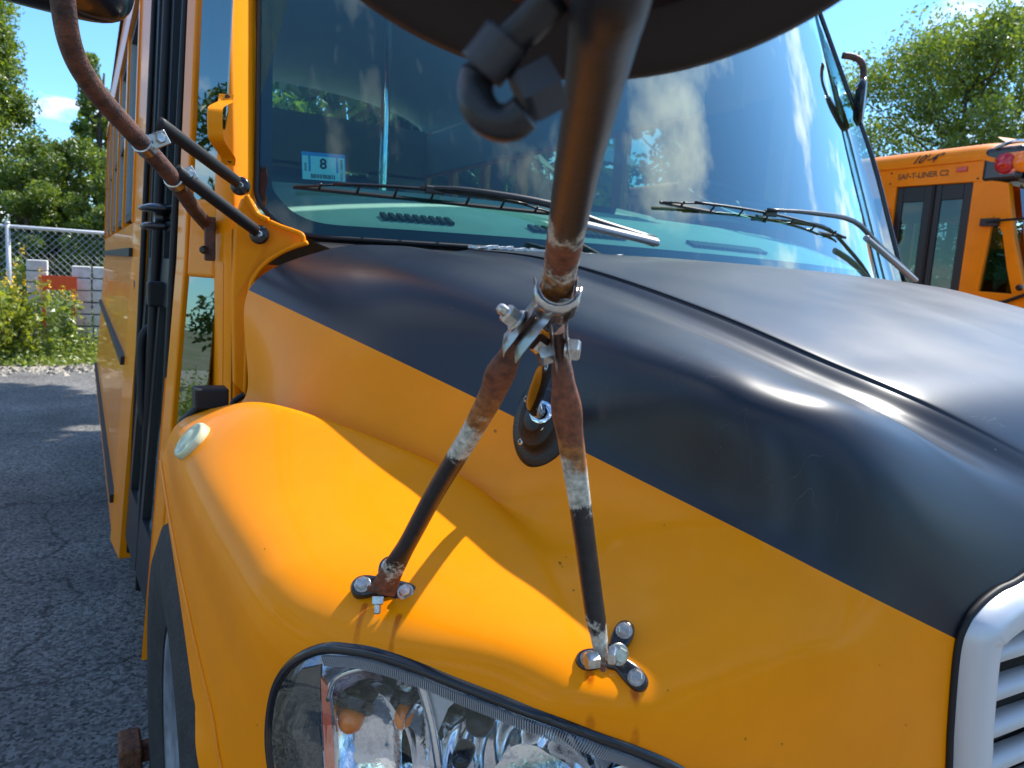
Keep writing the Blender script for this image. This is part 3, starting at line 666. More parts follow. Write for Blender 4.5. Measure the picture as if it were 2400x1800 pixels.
for (a, b_, r_, m_) in ((1095, 1745, .012, gloss_black), (1135, 1665, .0155, satin_black)):
    c = hp(a, b_, -.05); mb = MB(); mb.lathe(c, (hn+V((0, 0, -.3))).normalized(), [(r_*.9, 0), (r_, .004), (r_, .018), (r_*.8, .026), (r_*.3, .030)], 20); mb.build('bulb_shield', m_, hl, smooth=True)
c = hp(1110, 1790, -.045); mb = MB(); mb.lathe(c, (hn+V((0, 0, -.3))).normalized(), [(.006, 0), (.0065, .02), (.004, .032), (.001, .035)], 14); mb.build('glass_bulb', gl_head, hl, smooth=True)
strip('chrome_bezel', [(995, 1590), (1010, 1592), (1090, 1625), (1050, 1660), (1025, 1720), (1012, 1660)], silver, .003, -.012)

# ---- grille surround with its bars
gs = empty('grille', (BX, .43, 1.0), bus)
op = [V((.938, .445, .50)), V((.915, .445, .70)), aty(2217, 1850, .44), aty(2224, 1700, .44), aty(2238, 1530, .44), aty(2258, 1462, .438), aty(2290, 1418, .437), aty(2335, 1382, .436), aty(2400, 1346, .434), V((1.10, .432, 1.238)), V((1.25, .43, 1.248)), V((1.5, .43, 1.256))]
op = spline(op, 6); op = op+[V((2*BX-p.x, p.y, p.z)) for p in op[-2::-1]]
ctr = V((BX, .43, .85)); prof = [(-.002, .03), (.0, -.004), (.004, -.018), (.012, -.027), (.018, -.030), (.036, -.031), (.042, -.028), (.045, -.020), (.047, .05)]
P = [[] for _ in prof]
for i, p in enumerate(op):
    t = (op[min(i+1, len(op)-1)]-op[max(i-1, 0)]).normalized(); inw = V((t.z, 0, -t.x)).normalized()
    for k_, (a, b_) in enumerate(prof): q = p+inw*a*(1.0); P[k_].append(V((q.x, q.y+b_, q.z)))
mb = MB(); mb.sheet(P); mb.build('surround', silver, gs, smooth=True)
mb = MB(); mb.tube([p+V((0, -.002, 0)) for p in op], .0045, 8); mb.build('surround_seal', rubber, gs, smooth=True)
mb = MB(); mb.box((BX, .56, .77), (1.14, .02, .74)); mb.build('radiator_screen', darkint, gs)
for k_ in range(9):
    z = 1.084-.0515*k_
    xl = .902+.010*max(0, k_-1)
    mb = MB(); pts = [V((xl, .452, z)), V((xl+.5, .430, z+.004)), V((2*BX-xl-.5, .430, z+.004)), V((2*BX-xl, .452, z))]
    mb.tube(pts, .013, 12, up=(0, 0, 1), wid=[.016]*4); mb.build('grille_bar', silver, gs, smooth=True)
    mb = MB(); mb.box((xl+.065, .49, z-.027), (.14, .03, .030)); mb.box((2*BX-xl-.065, .49, z-.027), (.14, .03, .030)); mb.build('grille_backing', silver_dark, gs)
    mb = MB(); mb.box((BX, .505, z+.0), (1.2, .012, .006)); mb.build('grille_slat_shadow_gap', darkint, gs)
mb = MB(); c = V((.935, .452, 1.121)); mb.tube([c+V((-.02, .02, .006)), c+V((0, 0, 0))], .0065, 10); mb.lathe(c, (.5, -.8, -.1), [(.0065, 0), (.0075, .001), (.0075, .006), (.004, .0065)], 12); mb.build('grille_bolt', zinc, gs, auto=30)

# ---- cab: plan polyline, leaning inwards a little above the belt
LN = .05
def panel(name, a, b_, z0, z1, t, m, parent=None, lean=LN, **kw):
    mb = MB(); mb.prism(a, b_, z0, z1, t, lean); return mb.build(name, m, parent or bus, **kw)
Rr, Pl, Pr, Dr = (.119, 6.8), (.140, 2.95), (.158, 2.75), (.188, 2.08)
panel('body_side', Rr, Pl, .50, 1.62, .04, yellow2)
panel('upper_side', Rr, Pl, 2.42, 2.74, .04, yellow2)
for z, h, m_ in ((.62, .03, rubber), (1.12, .03, rubber), (1.50, .03, rubber), (2.40, .035, yellow2)):
    a = V(Rr); b_ = V(Pl); mb = MB(); mb.prism((a.x-.015, a.y), (b_.x-.015, b_.y), z, z+h, .02, LN); mb.build('rub_rail', m_, bus)
wn = 5
for i in range(wn+1):
    f0 = i/wn; y_ = 6.8+(2.95-6.8)*f0; x_ = Rr[0]+(Pl[0]-Rr[0])*f0
    panel('window_post', (x_-.008, y_+(-.0 if i == 0 else .05)), (x_-.008, y_-.05 if i < wn else y_+.001), 1.62, 2.42, .05, yellow2)
for i in range(wn):
    ya = 6.8-3.85*(i/wn)-.06; yb = 6.8-3.85*((i+1)/wn)+.06; xa = .119+(6.8-ya)*.00545; xb = .119+(6.8-yb)*.00545
    wf = panel('side_window', (xa+.012, ya), (xb+.012, yb), 1.64, 2.40, .003, gl_side)
    for z in (1.64, 2.0, 2.37): 
        mb = MB(); mb.prism((xa+.002, ya), (xb+.002, yb), z, z+.03, .022, LN); mb.build('sash_rail', rubber, wf)
    for (ya_, yb_) in ((ya, ya-.025), (yb+.025, yb)):
        mb = MB(); mb.prism((xa+.001, ya_), (xa+.001, yb_), 1.64, 2.40, .024, LN); mb.build('sash_stile', silver_dark, wf)
# rear wall and windows
mb = MB(); mb.box((BX, 6.82, 1.0), (2.72, .04, 1.0)); mb.box((BX, 6.82, 2.6), (2.6, .04, .45)); mb.box((.45, 6.82, 1.9), (.6, .04, 1.0)); mb.box((2.55, 6.82, 1.9), (.6, .04, 1.0)); mb.box((BX, 6.82, 1.9), (.5, .04, 1.0)); mb.build('rear_wall', [interior], bus)
for x in (1.0, 2.0): mb = MB(); mb.box((x, 6.82, 1.9), (.5, .008, .9)); mb.build('rear_window', gl_door, bus)
# far (driver's) side
fs_ = MB(); fs_.box((2.86, 4.6, 1.05), (.04, 4.4, 1.10)); fs_.box((2.82, 4.8, 2.60), (.04, 4.0, .40))
for i in range(1, 9): fs_.box((2.84, 1.95+i*.61, 2.0), (.05, .10, .9))
fs_.build('far_side_wall', yellow2, bus)
mb = MB(); mb.box((2.83, 4.7, 1.05), (.01, 4.0, 1.06)); mb.box((2.79, 4.9, 2.6), (.01, 3.7, .36)); mb.build('inner_side_lining', interior, bus)
for i in range(1, 8): mb = MB(); mb.box((2.83, 2.255+i*.61, 2.0), (.006, .51, .84)); mb.build('far_window', gl_side, bus)
# roof
P = []
for y in (6.84, 5, 3.4, 2.7, 2.55, 2.45):
    r_ = []
    for k_ in range(17):
        a = math.pi*k_/16; x = BX-1.33*math.cos(a)*(1 if y > 2.6 else .97); z = 2.72+.36*math.sin(a)**.75*(1 if y > 2.5 else .9); r_.append(V((x, y, z)))
    P.append(r_)
mb = MB(); mb.sheet(P); mb.build('roof', yellow2, bus, smooth=True)
P2 = [[p+V((0, 0, -.03)) for p in r_] for r_ in P]; mb = MB(); mb.sheet(P2, flip=True); mb.build('ceiling_lining', mat('ceiling_white', (.62, .66, .64), .35), bus, smooth=True)
mb = MB(); mb.sheet([[V((x, y, z)) for x in (.45, .9, 1.5, 2.1, 2.55)] for y, z in ((2.47, 3.03), (2.30, 2.97), (2.17, 2.84))]); mb.build('front_cap', yellow2, bus, smooth=True)
mb = MB(); mb.box((BX, 4.6, .75), (2.7, 4.4, .05)); mb.build('cabin_floor', darkint, bus)
# front post beside the door
panel('door_post', (.137, 2.955), Pr, .48, 2.80, .07, yellow2)
panel('door_header', Pr, Dr, 2.45, 2.80, .05, yellow2)
# entrance door: two black leaves
door = empty('entrance_door', (.17, 2.4, .5), bus)
def dpt(f): return (Pr[0]+(Dr[0]-Pr[0])*f+.012, Pr[1]+(Dr[1]-Pr[1])*f)
for f0, f1 in ((.02, .49), (.51, .985)):
    a, b_ = dpt(f0), dpt(f1)
    for (g0, g1) in ((f0, f0+.085), (f1-.085, f1)): panel('door_stile', dpt(g0), dpt(g1), .56, 2.44, .04, door_black, door)
    for z0, z1 in ((.56, .74), (1.37, 1.50), (2.34, 2.44)): panel('door_rail', dpt(f0+.085), dpt(f1-.085), z0, z1, .036, door_black, door)
    for z0, z1 in ((.74, 1.37), (1.50, 2.34)): panel('door_glass', (dpt(f0+.085)[0]+.012, dpt(f0+.085)[1]), (dpt(f1-.085)[0]+.012, dpt(f1-.085)[1]), z0, z1, .004, gl_door, door)
for f in (.0, .50, .995):
    mb = MB(); x, y = dpt(f); mb.tube([V((x-.012+LN*(z-1.5), y, z)) for z in (.50, 1.2, 1.9, 2.46)], .014 if f == .5 else .009, 10); mb.build('door_seal', rubber, door, smooth=True)
for f in (.44,):
    x, y = dpt(f); pts = spline([V((x, y, 1.31)), V((x-.045, y-.01, 1.27)), V((x-.05, y-.02, 1.15)), V((x-.045, y-.03, 1.02)), V((x, y-.04, .98))], 5); mb = MB(); mb.tube(pts, .013, 10); mb.build('door_grab_handle', rubber, door, smooth=True)
x, y = dpt(.62); mb = MB(); mb.box((x-.02, y, 1.40), (.05, .07, .07)); mb.build('door_latch', rubber, door, bevel=.008)
x, y = dpt(.10); mb = MB(); mb.lathe((x-.02, y+.2, 1.40), (-1, 0, 0), [(.03, 0), (.03, .01), (.02, .016)], 16); mb.build('door_knob', rubber, door, auto=30)
# step well under the door
mb = MB(); mb.prism((.165, 2.75), (.19, 2.06), .30, .50, .30); mb.build('step_well', satin_black, bus)
# post in front of the door, quarter window panel, A pillar
panel('quarter_post', (.192, 2.055), (.205, 1.990), .62, 2.80, .05, yellow2, bevel=.006)
qa, qb = (.2095, 1.975), (.260, 1.885)
panel('quarter_panel_top', qa, qb, 2.55, 2.80, .04, yellow2); panel('quarter_panel_middle', qa, qb, 1.46, 1.645, .04, yellow2, bevel=.01); panel('quarter_panel_bottom', qa, qb, .62, 1.06, .04, yellow2)
panel('upper_quarter_window', (qa[0]+.008, qa[1]), (qb[0]+.008, qb[1]), 1.64, 2.56, .004, gl_q)
panel('lower_quarter_window', (qa[0]+.008, qa[1]), (qb[0]+.008, qb[1]), 1.04, 1.47, .004, gl_q)
mb = MB(); mb.add([V((.236, 1.930, 1.05)), V((.260, 1.886, 1.05)), V((.260, 1.886, 1.17)), V((.250, 1.904, 1.10))], [(0, 1, 2, 3)]); mb.build('window_corner', yellow2, bus)
# A pillar: folded strip
pl = [(.258, 1.92), (.2595, 1.885), (.264, 1.865), (.272, 1.828), (.284, 1.806), (.289, 1.801), (.297, 1.800), (.318, 1.812), (.336, 1.830), (.343, 1.848), (.346, 1.90)]
P = []
for z in (.9, 1.1, 1.3, 1.5, 1.7, 2.0, 2.4, 2.85):
    r_ = []
    for k_, (a, b_) in enumerate(pl):
        sl = .02+.055*min(1, max(0, k_)/9); zz = max(0, z-1.56); r_.append(V((a+sl*zz, b_+.40*zz*min(1, .25+k_/9), z)))
    P.append(r_)
mb = MB(); mb.sheet(P, flip=True); mb.build('pillar', yellow, bus, smooth=True)
mb = MB(); mb.tube([V((.2860, 1.8035, z)) for z in (1.15, 1.3, 1.45, 1.575)], .0022, 6); mb.build('pillar_seam', mat('seam', (.30, .11, .003), .6), bus, smooth=True)
# mirror image pillar on the far side
mb = MB(); mb.sheet([[V((2.91-.26*max(0, z-2.2), 1.95+.35*k_+WL*max(0, z-1.58), z)) for k_ in range(4)] for z in (.9, 1.3, 1.6, 2.0, 2.4, 2.85)]); mb.build('pillar', yellow, bus, smooth=True)
# cowl corner plate between pillar, windshield and hood
def plate(name, pts, n, th, m, parent, bevel=.004, **kw):
    k_ = len(pts); n = V(n).normalized(); mb = MB(); mb.add(list(pts)+[q+n*th for q in pts], [tuple(range(k_)), tuple(range(2*k_-1, k_-1, -1))]+[(i, i+k_, (i+1) % k_+k_, (i+1) % k_) for i in range(k_)])
    return mb.build(name, m, parent, bevel=bevel, **kw)
cl = [(548, 900), (545, 700), (551, 520), (570, 462), (590, 462), (612, 500), (645, 522), (690, 535), (710, 545), (716, 568), (700, 576), (668, 590), (632, 612), (604, 640), (588, 668), (583, 685), (579, 780), (576, 925)]
plate('cowl_corner', [aty(a, b_, 1.78 - .0007*max(0, a-600)) for a, b_ in cl], (0, 1, 0), .03, yellow, bus, .006)
# rounded lips of that plate
def yl(a): return 1.768-.0007*max(0, a-600)
mb = MB(); mb.tube(spline([aty(a, b_, yl(a)) for a, b_ in ((577, 458), (588, 480), (603, 503), (628, 516))], 5), .0065, 10); mb.build('cowl_lip', yellow, bus, smooth=True)
mb = MB(); mb.tube(spline([aty(a, b_, yl(a)) for a, b_ in ((632, 520), (660, 532), (692, 543), (708, 551), (712, 566))], 5), .0055, 10); mb.build('cowl_lip', yellow, bus, smooth=True)
mb = MB(); mb.tube(spline([aty(a, b_, yl(a)-.004) for a, b_ in ((720, 569), (690, 578), (660, 591), (628, 612), (602, 640), (587, 672), (581, 740), (578, 820), (575, 925))], 5), .0055, 10); mb.build('cowl_lip', yellow, bus, smooth=True)
mb = MB(); mb.box((.45, 1.86, 1.25), (.36, .06, .5)); mb.build('firewall', yellow2, bus)
mb = MB(); mb.box((BX, 1.83, 1.2), (2.0, .06, .66)); mb.build('firewall', rubber, bus)
# gap strip shadow / rubber between pillar and hood
mb = MB(); mb.tube(spline([aty(a, b_, 1.72) for a, b_ in ((574, 925), (552, 938), (544, 950))], 4), .007, 8); mb.build('hood_seal', rubber, bus, smooth=True)

# ---- windshield
def wy(x): return min(1.60+.24*abs((x-BX)/1.16)**2.4, 1.915)
def W(x, z, o=0): return V((x, wy(x)+WL*(z-1.58)+o, z))
XL = lambda z: .347+.072*(z-1.6)
XR = lambda z: 2.925-.26*max(0, z-2.2)
def zb(x): return 1.572+.006*math.cos((x-BX)*1.2)
P = []; NX = 48; NZ = 16
for i in range(NX+1):
    u = i/NX; P.append([W(XL(1.6+1.28*j/NZ)+(XR(1.6+1.28*j/NZ)-XL(1.6+1.28*j/NZ))*u, zb(XL(1.6)+(XR(1.6)-XL(1.6))*u)+1.30*j/NZ) for j in range(NZ+1)])
mb = MB(); mb.sheet(P); ws = mb.build('windshield', gl_ws, bus, smooth=True)
# frit border (black printed band) just behind the glass, rounded lower-left corner
outl = [(XL(z), z) for z in (2.86, 2.5, 2.1, 1.85, 1.72)]+[(.352, 1.66), (.370, 1.62), (.402, 1.590), (.46, 1.572)]+[(x, zb(x)-.004) for x in (.6, .8, 1.0, 1.25, 1.5, 1.75, 2.0, 2.3, 2.5, 2.62)]
inl = [(XL(z)+.030, z) for z in (2.86, 2.5, 2.1, 1.85, 1.74)]+[(.384, 1.685), (.402, 1.650), (.432, 1.622), (.49, 1.604)]+[(x, zb(x)+.028) for x in (.62, .8, 1.0, 1.25, 1.5, 1.75, 2.0, 2.3, 2.5, 2.62)]
def dens(L): return spline([V((a, b_, 0)) for a, b_ in L], 5)
A_, B_ = dens(outl), dens(inl)
mb = MB(); mb.sheet([[W(p.x, p.y, .004) for p in A_], [W(p.x, p.y, .004) for p in B_]]); mb.build('frit_band', mat('frit', (.004, .006, .012), .35), ws, smooth=True)
mb = MB(); mb.tube([W(p.x-.003, p.y, -.003) for p in A_], .006, 8); mb.build('windshield_gasket', rubber, ws, smooth=True)
mb = MB(); pr_ = [W(XR(z)+.004, z, .0) for z in (1.57, 1.8, 2.1, 2.4, 2.86)]; mb.tube(spline(pr_, 4), .010, 8); mb.build('windshield_gasket', gloss_black, ws, smooth=True)
# cowl grille between hood and glass
P = []
for i in range(41):
    x = .46+(2.6-.46)*i/40; j0 = V((x, 1.53+.08*abs((x-BX)/1.05)**2, 1.540)); P.append([j0, V((x, wy(x)-.01, 1.560)), V((x, wy(x)+.012, 1.574))])
mb = MB(); mb.sheet(P); mb.build('cowl_screen', rubber, bus)
mb = MB(); 
for i in range(26):
    x = .80+.0165*i+random.uniform(-.003, .003); mb.box((x, wy(x)-.055, 1.572+random.uniform(-.002, .002)), (.016, .02, random.uniform(.004, .009)), rot=Matrix.Rotation(random.uniform(-.3, .3), 3, 'Y'))
tag(mb.build('cowl_debris', white, bus), kind='stuff')
# inspection sticker inside the lower corner
st = empty('inspection_sticker', W(.47, 1.73), ws)
sc0, sc1, sc2 = [onp for onp in (aty(706, 354, 1.873), aty(809, 363, 1.865), aty(697, 418, 1.868))]
ex = (sc1-sc0); wS = ex.length; ex.normalize(); ey = (sc2-sc0); hS = ey.length; ey = (ey-ex*ey.dot(ex)).normalized(); ez = ex.cross(ey)
if ez.y > 0: ez = -ez
def sbox(name, x0, y0, x1, y1, m, off):
    mb = MB(); q = [sc0+ex*wS*a+ey*hS*b_+ez*off for a, b_ in ((x0, y0), (x1, y0), (x1, y1), (x0, y1))]; mb.add(q+[p-ez*.0006 for p in q], [(0, 1, 2, 3), (7, 6, 5, 4), (0, 4, 5, 1), (1, 5, 6, 2), (2, 6, 7, 3), (3, 7, 4, 0)]); return mb.build(name, m, st)
sbox('sticker_backing', 0, 0, 1, 1, stickblue, 0)
sbox('sticker_side_field', .015, .14, .15, .99, stickpale, .0009); sbox('sticker_side_field', .83, .14, .975, .99, stickpale, .0009)
sbox('sticker_number_field', .20, .14, .78, .70, stickpale, .0009); sbox('sticker_lower_field', .15, .70, .83, .99, stickpale, .0009)
def text(name, s, size, origin, xdir, ydir, m, parent, ext=.0003, align='CENTER', shear=0, bold=0):
    cu = bpy.data.curves.new(name, 'FONT'); cu.body = s; cu.size = size; cu.align_x = align; cu.align_y = 'CENTER'; cu.extrude = ext; cu.shear = shear; cu.offset = bold
    t = bpy.data.objects.new(name, cu); C.objects.link(t); dg = bpy.context.evaluated_depsgraph_get(); me = bpy.data.meshes.new_from_object(t.evaluated_get(dg)); bpy.data.objects.remove(t)
    x = V(xdir).normalized(); y = V(ydir); y = (y-x*y.dot(x)).normalized(); z = x.cross(y)
    Mx = Matrix((x, y, z)).transposed().to_4x4(); Mx.translation = V(origin); me.transform(Mx); me.materials.clear(); me.materials.append(m)
    o = bpy.data.objects.new(name, me); C.objects.link(o); setp(o, parent); return o
def sp(a, b_, off=.0014): return sc0+ex*wS*a+ey*hS*b_+ez*off
text('sticker_numeral', '8', hS*.52, sp(.485, .42), ex, -ey, ink, st, bold=hS*.012)
text('sticker_vertical_text', 'INSPECTION', hS*.135, sp(.90, .58), ey, ex, ink, st)
text('sticker_small_text', 'EXPIRES', hS*.085, sp(.08, .55), ey, ex, ink, st)
bar = MB(); xx = .20
while xx < .74:
    w_ = random.uniform(.006, .018); q0 = random.uniform(.77, .80)
    q = [sp(a, b_, .0013) for a, b_ in ((xx, q0), (xx+w_, q0), (xx+w_, .94), (xx, .94))]; bar.add(q, [(0, 1, 2, 3)]); xx += w_+random.uniform(.005, .014)
bar.build('sticker_barcode', ink, st)

# ---- cabin interior
P = []
for x in [.36+i*.115 for i in range(21)]:
    P.append([V((x, wy(x)+.05, 1.600)), V((x, wy(x)+.14, 1.632)), V((x, wy(x)+.30, 1.690)), V((x, wy(x)+.46, 1.735)), V((x, wy(x)+.50, 1.725)), V((x, wy(x)+.54, 1.5))])
mb = MB(); mb.sheet(P); mb.build('dashboard', dashm, bus, smooth=True)
for x0, x1 in ((.66, .86), (1.05, 1.35), (1.60, 1.95)):
    vent = empty('defroster_vent', ((x0+x1)/2, wy(x0)+.12, 1.63), bus); 
    k_ = int((x1-x0)/.02)
    for i in range(k_):
        x = x0+.02*i; mb = MB(); mb.box((x, wy(x)+.145, 1.640), (.013, .045, .008), rot=Matrix.Rotation(.35, 3, 'X')); mb.build('vent_slot', darkint, vent)
mb = MB(); pts = []
sc_ = V((2.28, 2.26, 1.86)); sn = V((0, -.45, .9)).normalized(); su = V((1, 0, 0)); sv = sn.cross(su)
pts = [sc_+su*math.cos(a*math.pi/16)*.22+sv*math.sin(a*math.pi/16)*.22 for a in range(33)]
mb.tube(pts, .014, 10); 
sw = mb.build('steering_wheel', satin_black, bus, smooth=True)
for a in (0, 2.09, 4.19): mb = MB(); mb.tube([sc_, sc_+su*math.cos(a)*.21+sv*math.sin(a)*.21], .012, 8); mb.build('spoke', satin_black, sw)
base = None
for r_ in range(6):
    for x in (.78, 2.25):
        if base is None:
            mb = MB(); P = []
            for y, z in ((.05, .45), (.03, .9), (0, 1.10), (.04, 1.16), (.10, 1.12), (.13, .9), (.15, .45)): P.append([V((sx, y, z-.03*abs(sx/.48)**4*(1 if z > 1 else 0))) for sx in (-.48, -.44, -.2, 0, .2, .44, .48)])
            mb.sheet(P); mb.box((0, -.18, .48), (.94, .42, .12)); base = obj('bench_seat', mb.v, mb.f, seatm, None, True); o = base
        else: o = base.copy(); C.objects.link(o)
        o.location = (x, 3.25+.62*r_, .75); bpy_inv = Matrix.Translation(bus.location).inverted(); o.parent = bus; o.matrix_parent_inverse = bpy_inv
mb = MB(); mb.tube([(1.02, 2.9, .8), (1.02, 2.9, 2.95)], .018, 10); mb.build('stanchion', chrome, bus, smooth=True)
mb = MB(); mb.lathe((.75, 2.6, 2.86), (0, 0, -1), [(.13, 0), (.13, .02), (.10, .03)], 24); mb.build('roof_vent', darkint, bus, smooth=True)

# ---- wipers
def wiper(arm, b0, b1, name_label, piv=None, tip=.0):
    wp_ = empty('wiper', arm[0], bus, ); wp_['label'] = name_label
    mb = MB(); a = [V(p) for p in arm]; k_ = len(a); mb.tube(spline(a, 4), [.011+(.0045-.011)*min(1, i/((k_-1)*4)*1.15) for i in range((k_-1)*4+1)], 8, up=(0, -1, .3), wid=[.016+(.006-.016)*min(1, i/((k_-1)*4)*1.1) for i in range((k_-1)*4+1)]); mb.build('wiper_arm', satin_black, wp_, smooth=True)
    n2 = 22; b0 = V(b0); b1 = V(b1); L = (b1-b0).length
    bw = [b0.lerp(b1, i/n2) for i in range(n2+1)]
    bow = [p+V((0, -.012-.012*math.sin(math.pi*i/n2), .008+.016*math.sin(math.pi*i/n2))) for i, p in enumerate(bw)]
    mb = MB(); mb.tube(bw, .0035, 6, up=(0, -1, .3), wid=[.0055]*(n2+1)); mb.build('wiper_rubber', rubber, wp_)
    mb = MB(); mb.tube(bow[3:-3], .005, 6, up=(0, -1, .3), wid=[.004]*(n2-5)); 
    for i in range(2, n2, 3): mb.tube([bw[i], bow[i]], .0032, 5)
    mb.tube([bw[0], bow[4]], .003, 5); mb.tube([bw[-1], bow[-5]], .003, 5); mb.build('wiper_bridge', satin_black, wp_, smooth=True)
    mb = MB(); m_ = bow[n2//2]; mb.box(m_, (.05, .014, .018)); mb.build('wiper_clip', satin_black, wp_, bevel=.003)
wl0 = aty(687, 438, 1.80); wl1 = aty(1300, 502, 1.63)
def onw(px, py, o=-.02):
    y = 1.7
    for _ in range(8): p = aty(px, py, y); y = wy(p.x)+WL*(p.z-1.58)+o
    return aty(px, py, y)
wiper([onw(1535, 566, -.10), onw(1400, 522, -.07), onw(1285, 478, -.05), onw(1100, 446, -.04), onw(985, 440, -.035)], onw(687, 438), onw(1305, 502), 'passenger-side windshield wiper')
wiper([onw(2140, 653, -.06), onw(2060, 575, -.06), onw(2000, 518, -.05), onw(1900, 499, -.04), onw(1800, 492, -.035)], onw(1547, 474), onw(1982, 557), 'driver-side windshield wiper')
mb = MB(); a, b_ = onw(1290, 508, -.10), onw(1540, 568, -.12); mb.tube([a, b_], .011, 8, up=(0, -.3, 1), wid=[.017, .022]); mb.build('wiper_cover', silver_dark, bus, bevel=.003)
mb = MB(); a, b_ = onw(2030, 558, -.07), onw(2142, 655, -.08); mb.tube([a, b_], .011, 8, up=(0, -.3, 1), wid=[.013, .020]); mb.build('wiper_cover', silver_dark, bus, bevel=.003)

# ---- grab handle on the pillar
gh = empty('grab_handle', aty(535, 300, 1.80), bus)
hpth = [aty(548, 222, 1.795), aty(546, 236, 1.787), aty(545, 240, 1.775), aty(526, 250, 1.755), aty(522, 262, 1.74), aty(522, 300, 1.735), aty(526, 330, 1.74), aty(545, 360, 1.77), aty(552, 372, 1.785), aty(551, 388, 1.797)]
mb = MB(); sp_ = spline(hpth, 4); P1 = []; 
for p in sp_: P1.append([p+V((-.0, 0, 0)), p+V((-.028, .012, 0)), p+V((-.0285, .0155, 0)), p+V((-.0, .0035, 0)), p])
mb.sheet(P1); mb.build('handle_strap', yellow, gh, smooth=False)
for a, b_ in ((534, 228), (539, 376)): hexbolt('handle_bolt', aty(a, b_, 1.800), (-.3, -1, 0), .0055, .005, rust, gh)

# ---- rusty side-mirror arm with its two braces
ma = empty('side_mirror_assembly', aty(490, 525, 1.85), bus)
armp = [at(140, -160, .96), at(148, 10, 1.0), at(172, 125, 1.06), at(225, 215, 1.14), at(300, 300, 1.25), at(400, 412, 1.42), at(455, 490, 1.62), at(497, 540, 1.78)]
mb = MB(); ap = spline(armp, 8); mb.tube(ap, .0155, 18); mb.build('mirror_arm', rusty, ma, smooth=True)
for (a, b_, D) in ((358, 330, 1.315), (410, 416, 1.44)):
    c = at(a, b_, D); i = min(range(len(ap)), key=lambda q: (ap[q]-c).length); t = (ap[min(i+1, len(ap)-1)]-ap[i-1]).normalized(); c = ap[i]
    mb = MB(); mb.lathe(c-t*.012, t, [(.0160, 0), (.0178, .001), (.0178, .023), (.0160, .024)], 20); clamp = mb.build('arm_clamp', steel_bright, ma, auto=30)
    e = (V((.6, -.2, .35))).normalized(); mb = MB(); mb.box(c+e*.028, (.030, .004, .026), rot=Matrix.Rotation(-.5, 3, 'Y')); mb.build('clamp_ear', steel_bright, clamp, bevel=.002)
    hexbolt('clamp_bolt', c+e*.030+V((0, -.003, 0)), (.1, -1, .1), .0075, .008, zinc, clamp)
for (p0, p1) in (((372, 288, 1.34), (558, 428, 1.775)), ((412, 398, 1.42), (603, 543, 1.735))):
    a = at(*p0); b_ = aty(*p1); mb = MB(); q = [a.lerp(b_, f) for f in (0, .03, .08, .2, .5, .8, .92, .97, 1.0)]
    mb.tube(q, [.005, .010, .0125, .013, .013, .013, .0125, .010, .005], 16, up=(0, 1, 0), wid=[.012, .0125, .0125, .013, .013, .013, .0125, .0125, .012]); br = mb.build('mirror_brace', rubber, ma, smooth=True)
    c = b_+V((.004, .004, -.002)); n_f = V((-.35, -.9, .1)); mb = MB(); mb.lathe(c+V((.004, .012, -.004)), n_f, [(.021, 0), (.021, .006), (.017, .010)], 24); mb.build('brace_foot', gloss_black, br, smooth=True); hexbolt('brace_bolt', c+V((.002, 0, -.003)), n_f, .006, .005, zinc, br)
mb = MB(); c = aty(492, 560, 1.865); mb.box(c, (.024, .012, .10)); mb.build('arm_bracket', rusty, ma, bevel=.004)
hexbolt('bracket_nut', aty(482, 586, 1.85), (-.8, -.6, 0), .008, .012, satin_black, ma)
# mirror head at the end of the arm (top left)
mb = MB(); c = at(75, -130, 1.02); ax = V((.25, -.9, -.25)).normalized(); u = V((0, 0, 1)).cross(ax).normalized(); v_ = ax.cross(u)
def sqr(a, e=.45): return (abs(math.cos(a))**e*(1 if math.cos(a) > 0 else -1), abs(math.sin(a))**e*(1 if math.sin(a) > 0 else -1))
P = []
for k_, (s_, h_) in enumerate(((.0, .045), (.6, .043), (.85, .032), (.97, .012), (1.0, -.005), (1.0, -.02), (.96, -.028), (.93, -.026), (0, -.026))):
    P.append([c+u*sqr(a*math.pi/20)[0]*.135*s_+v_*sqr(a*math.pi/20)[1]*.080*s_+ax*h_ for a in range(41)])
mb.sheet(P); mb.build('mirror_head', gloss_black, ma, smooth=True)
# black puck-shaped bracket at the pillar
mb = MB(); c = at(380, 524, 1.95)
mb.lathe(c+V((0, 0, -.018)), (0, 0, 1), [(.001, 0), (.045, .001), (.052, .006), (.052, .014), (.040, .018), (.020, .020), (.020, .045), (.05, .047), (.058, .052), (.052, .060), (.030, .067), (.002, .070)], 36)
mb.build('mirror_socket', gloss_black, ma, smooth=True)
mb = MB(); mb.tube([at(400, 530, 1.93), at(440, 520, 1.88), at(468, 520, 1.84)], [.017, .014, .012], 12); mb.lathe(at(468, 520, 1.835), (0, 0, 1), [(.016, -.02), (.016, .02)], 12); mb.build('socket_arm', gloss_black, ma, smooth=True)
# far side mirror seen past the windshield
mf = empty('far_mirror_assembly', at(2010, 160, 3.2), bus)
mb = MB(); mb.tube(spline([at(1975, 130, 3.2), at(1998, 133, 3.2), at(2018, 145, 3.2), at(2024, 170, 3.2), at(2022, 230, 3.2)], 5), .014, 12); mb.build('mirror_arm', rusty, mf, smooth=True)
mb = MB(); mb.lathe(at(2018, 240, 3.22), (.57, -.82, 0), [(.002, -.03), (.06, -.025), (.085, -.005), (.088, .01), (.07, .016), (.002, .02)], 30, sq=1.2); mb.build('mirror_head', gloss_black, mf, smooth=True)

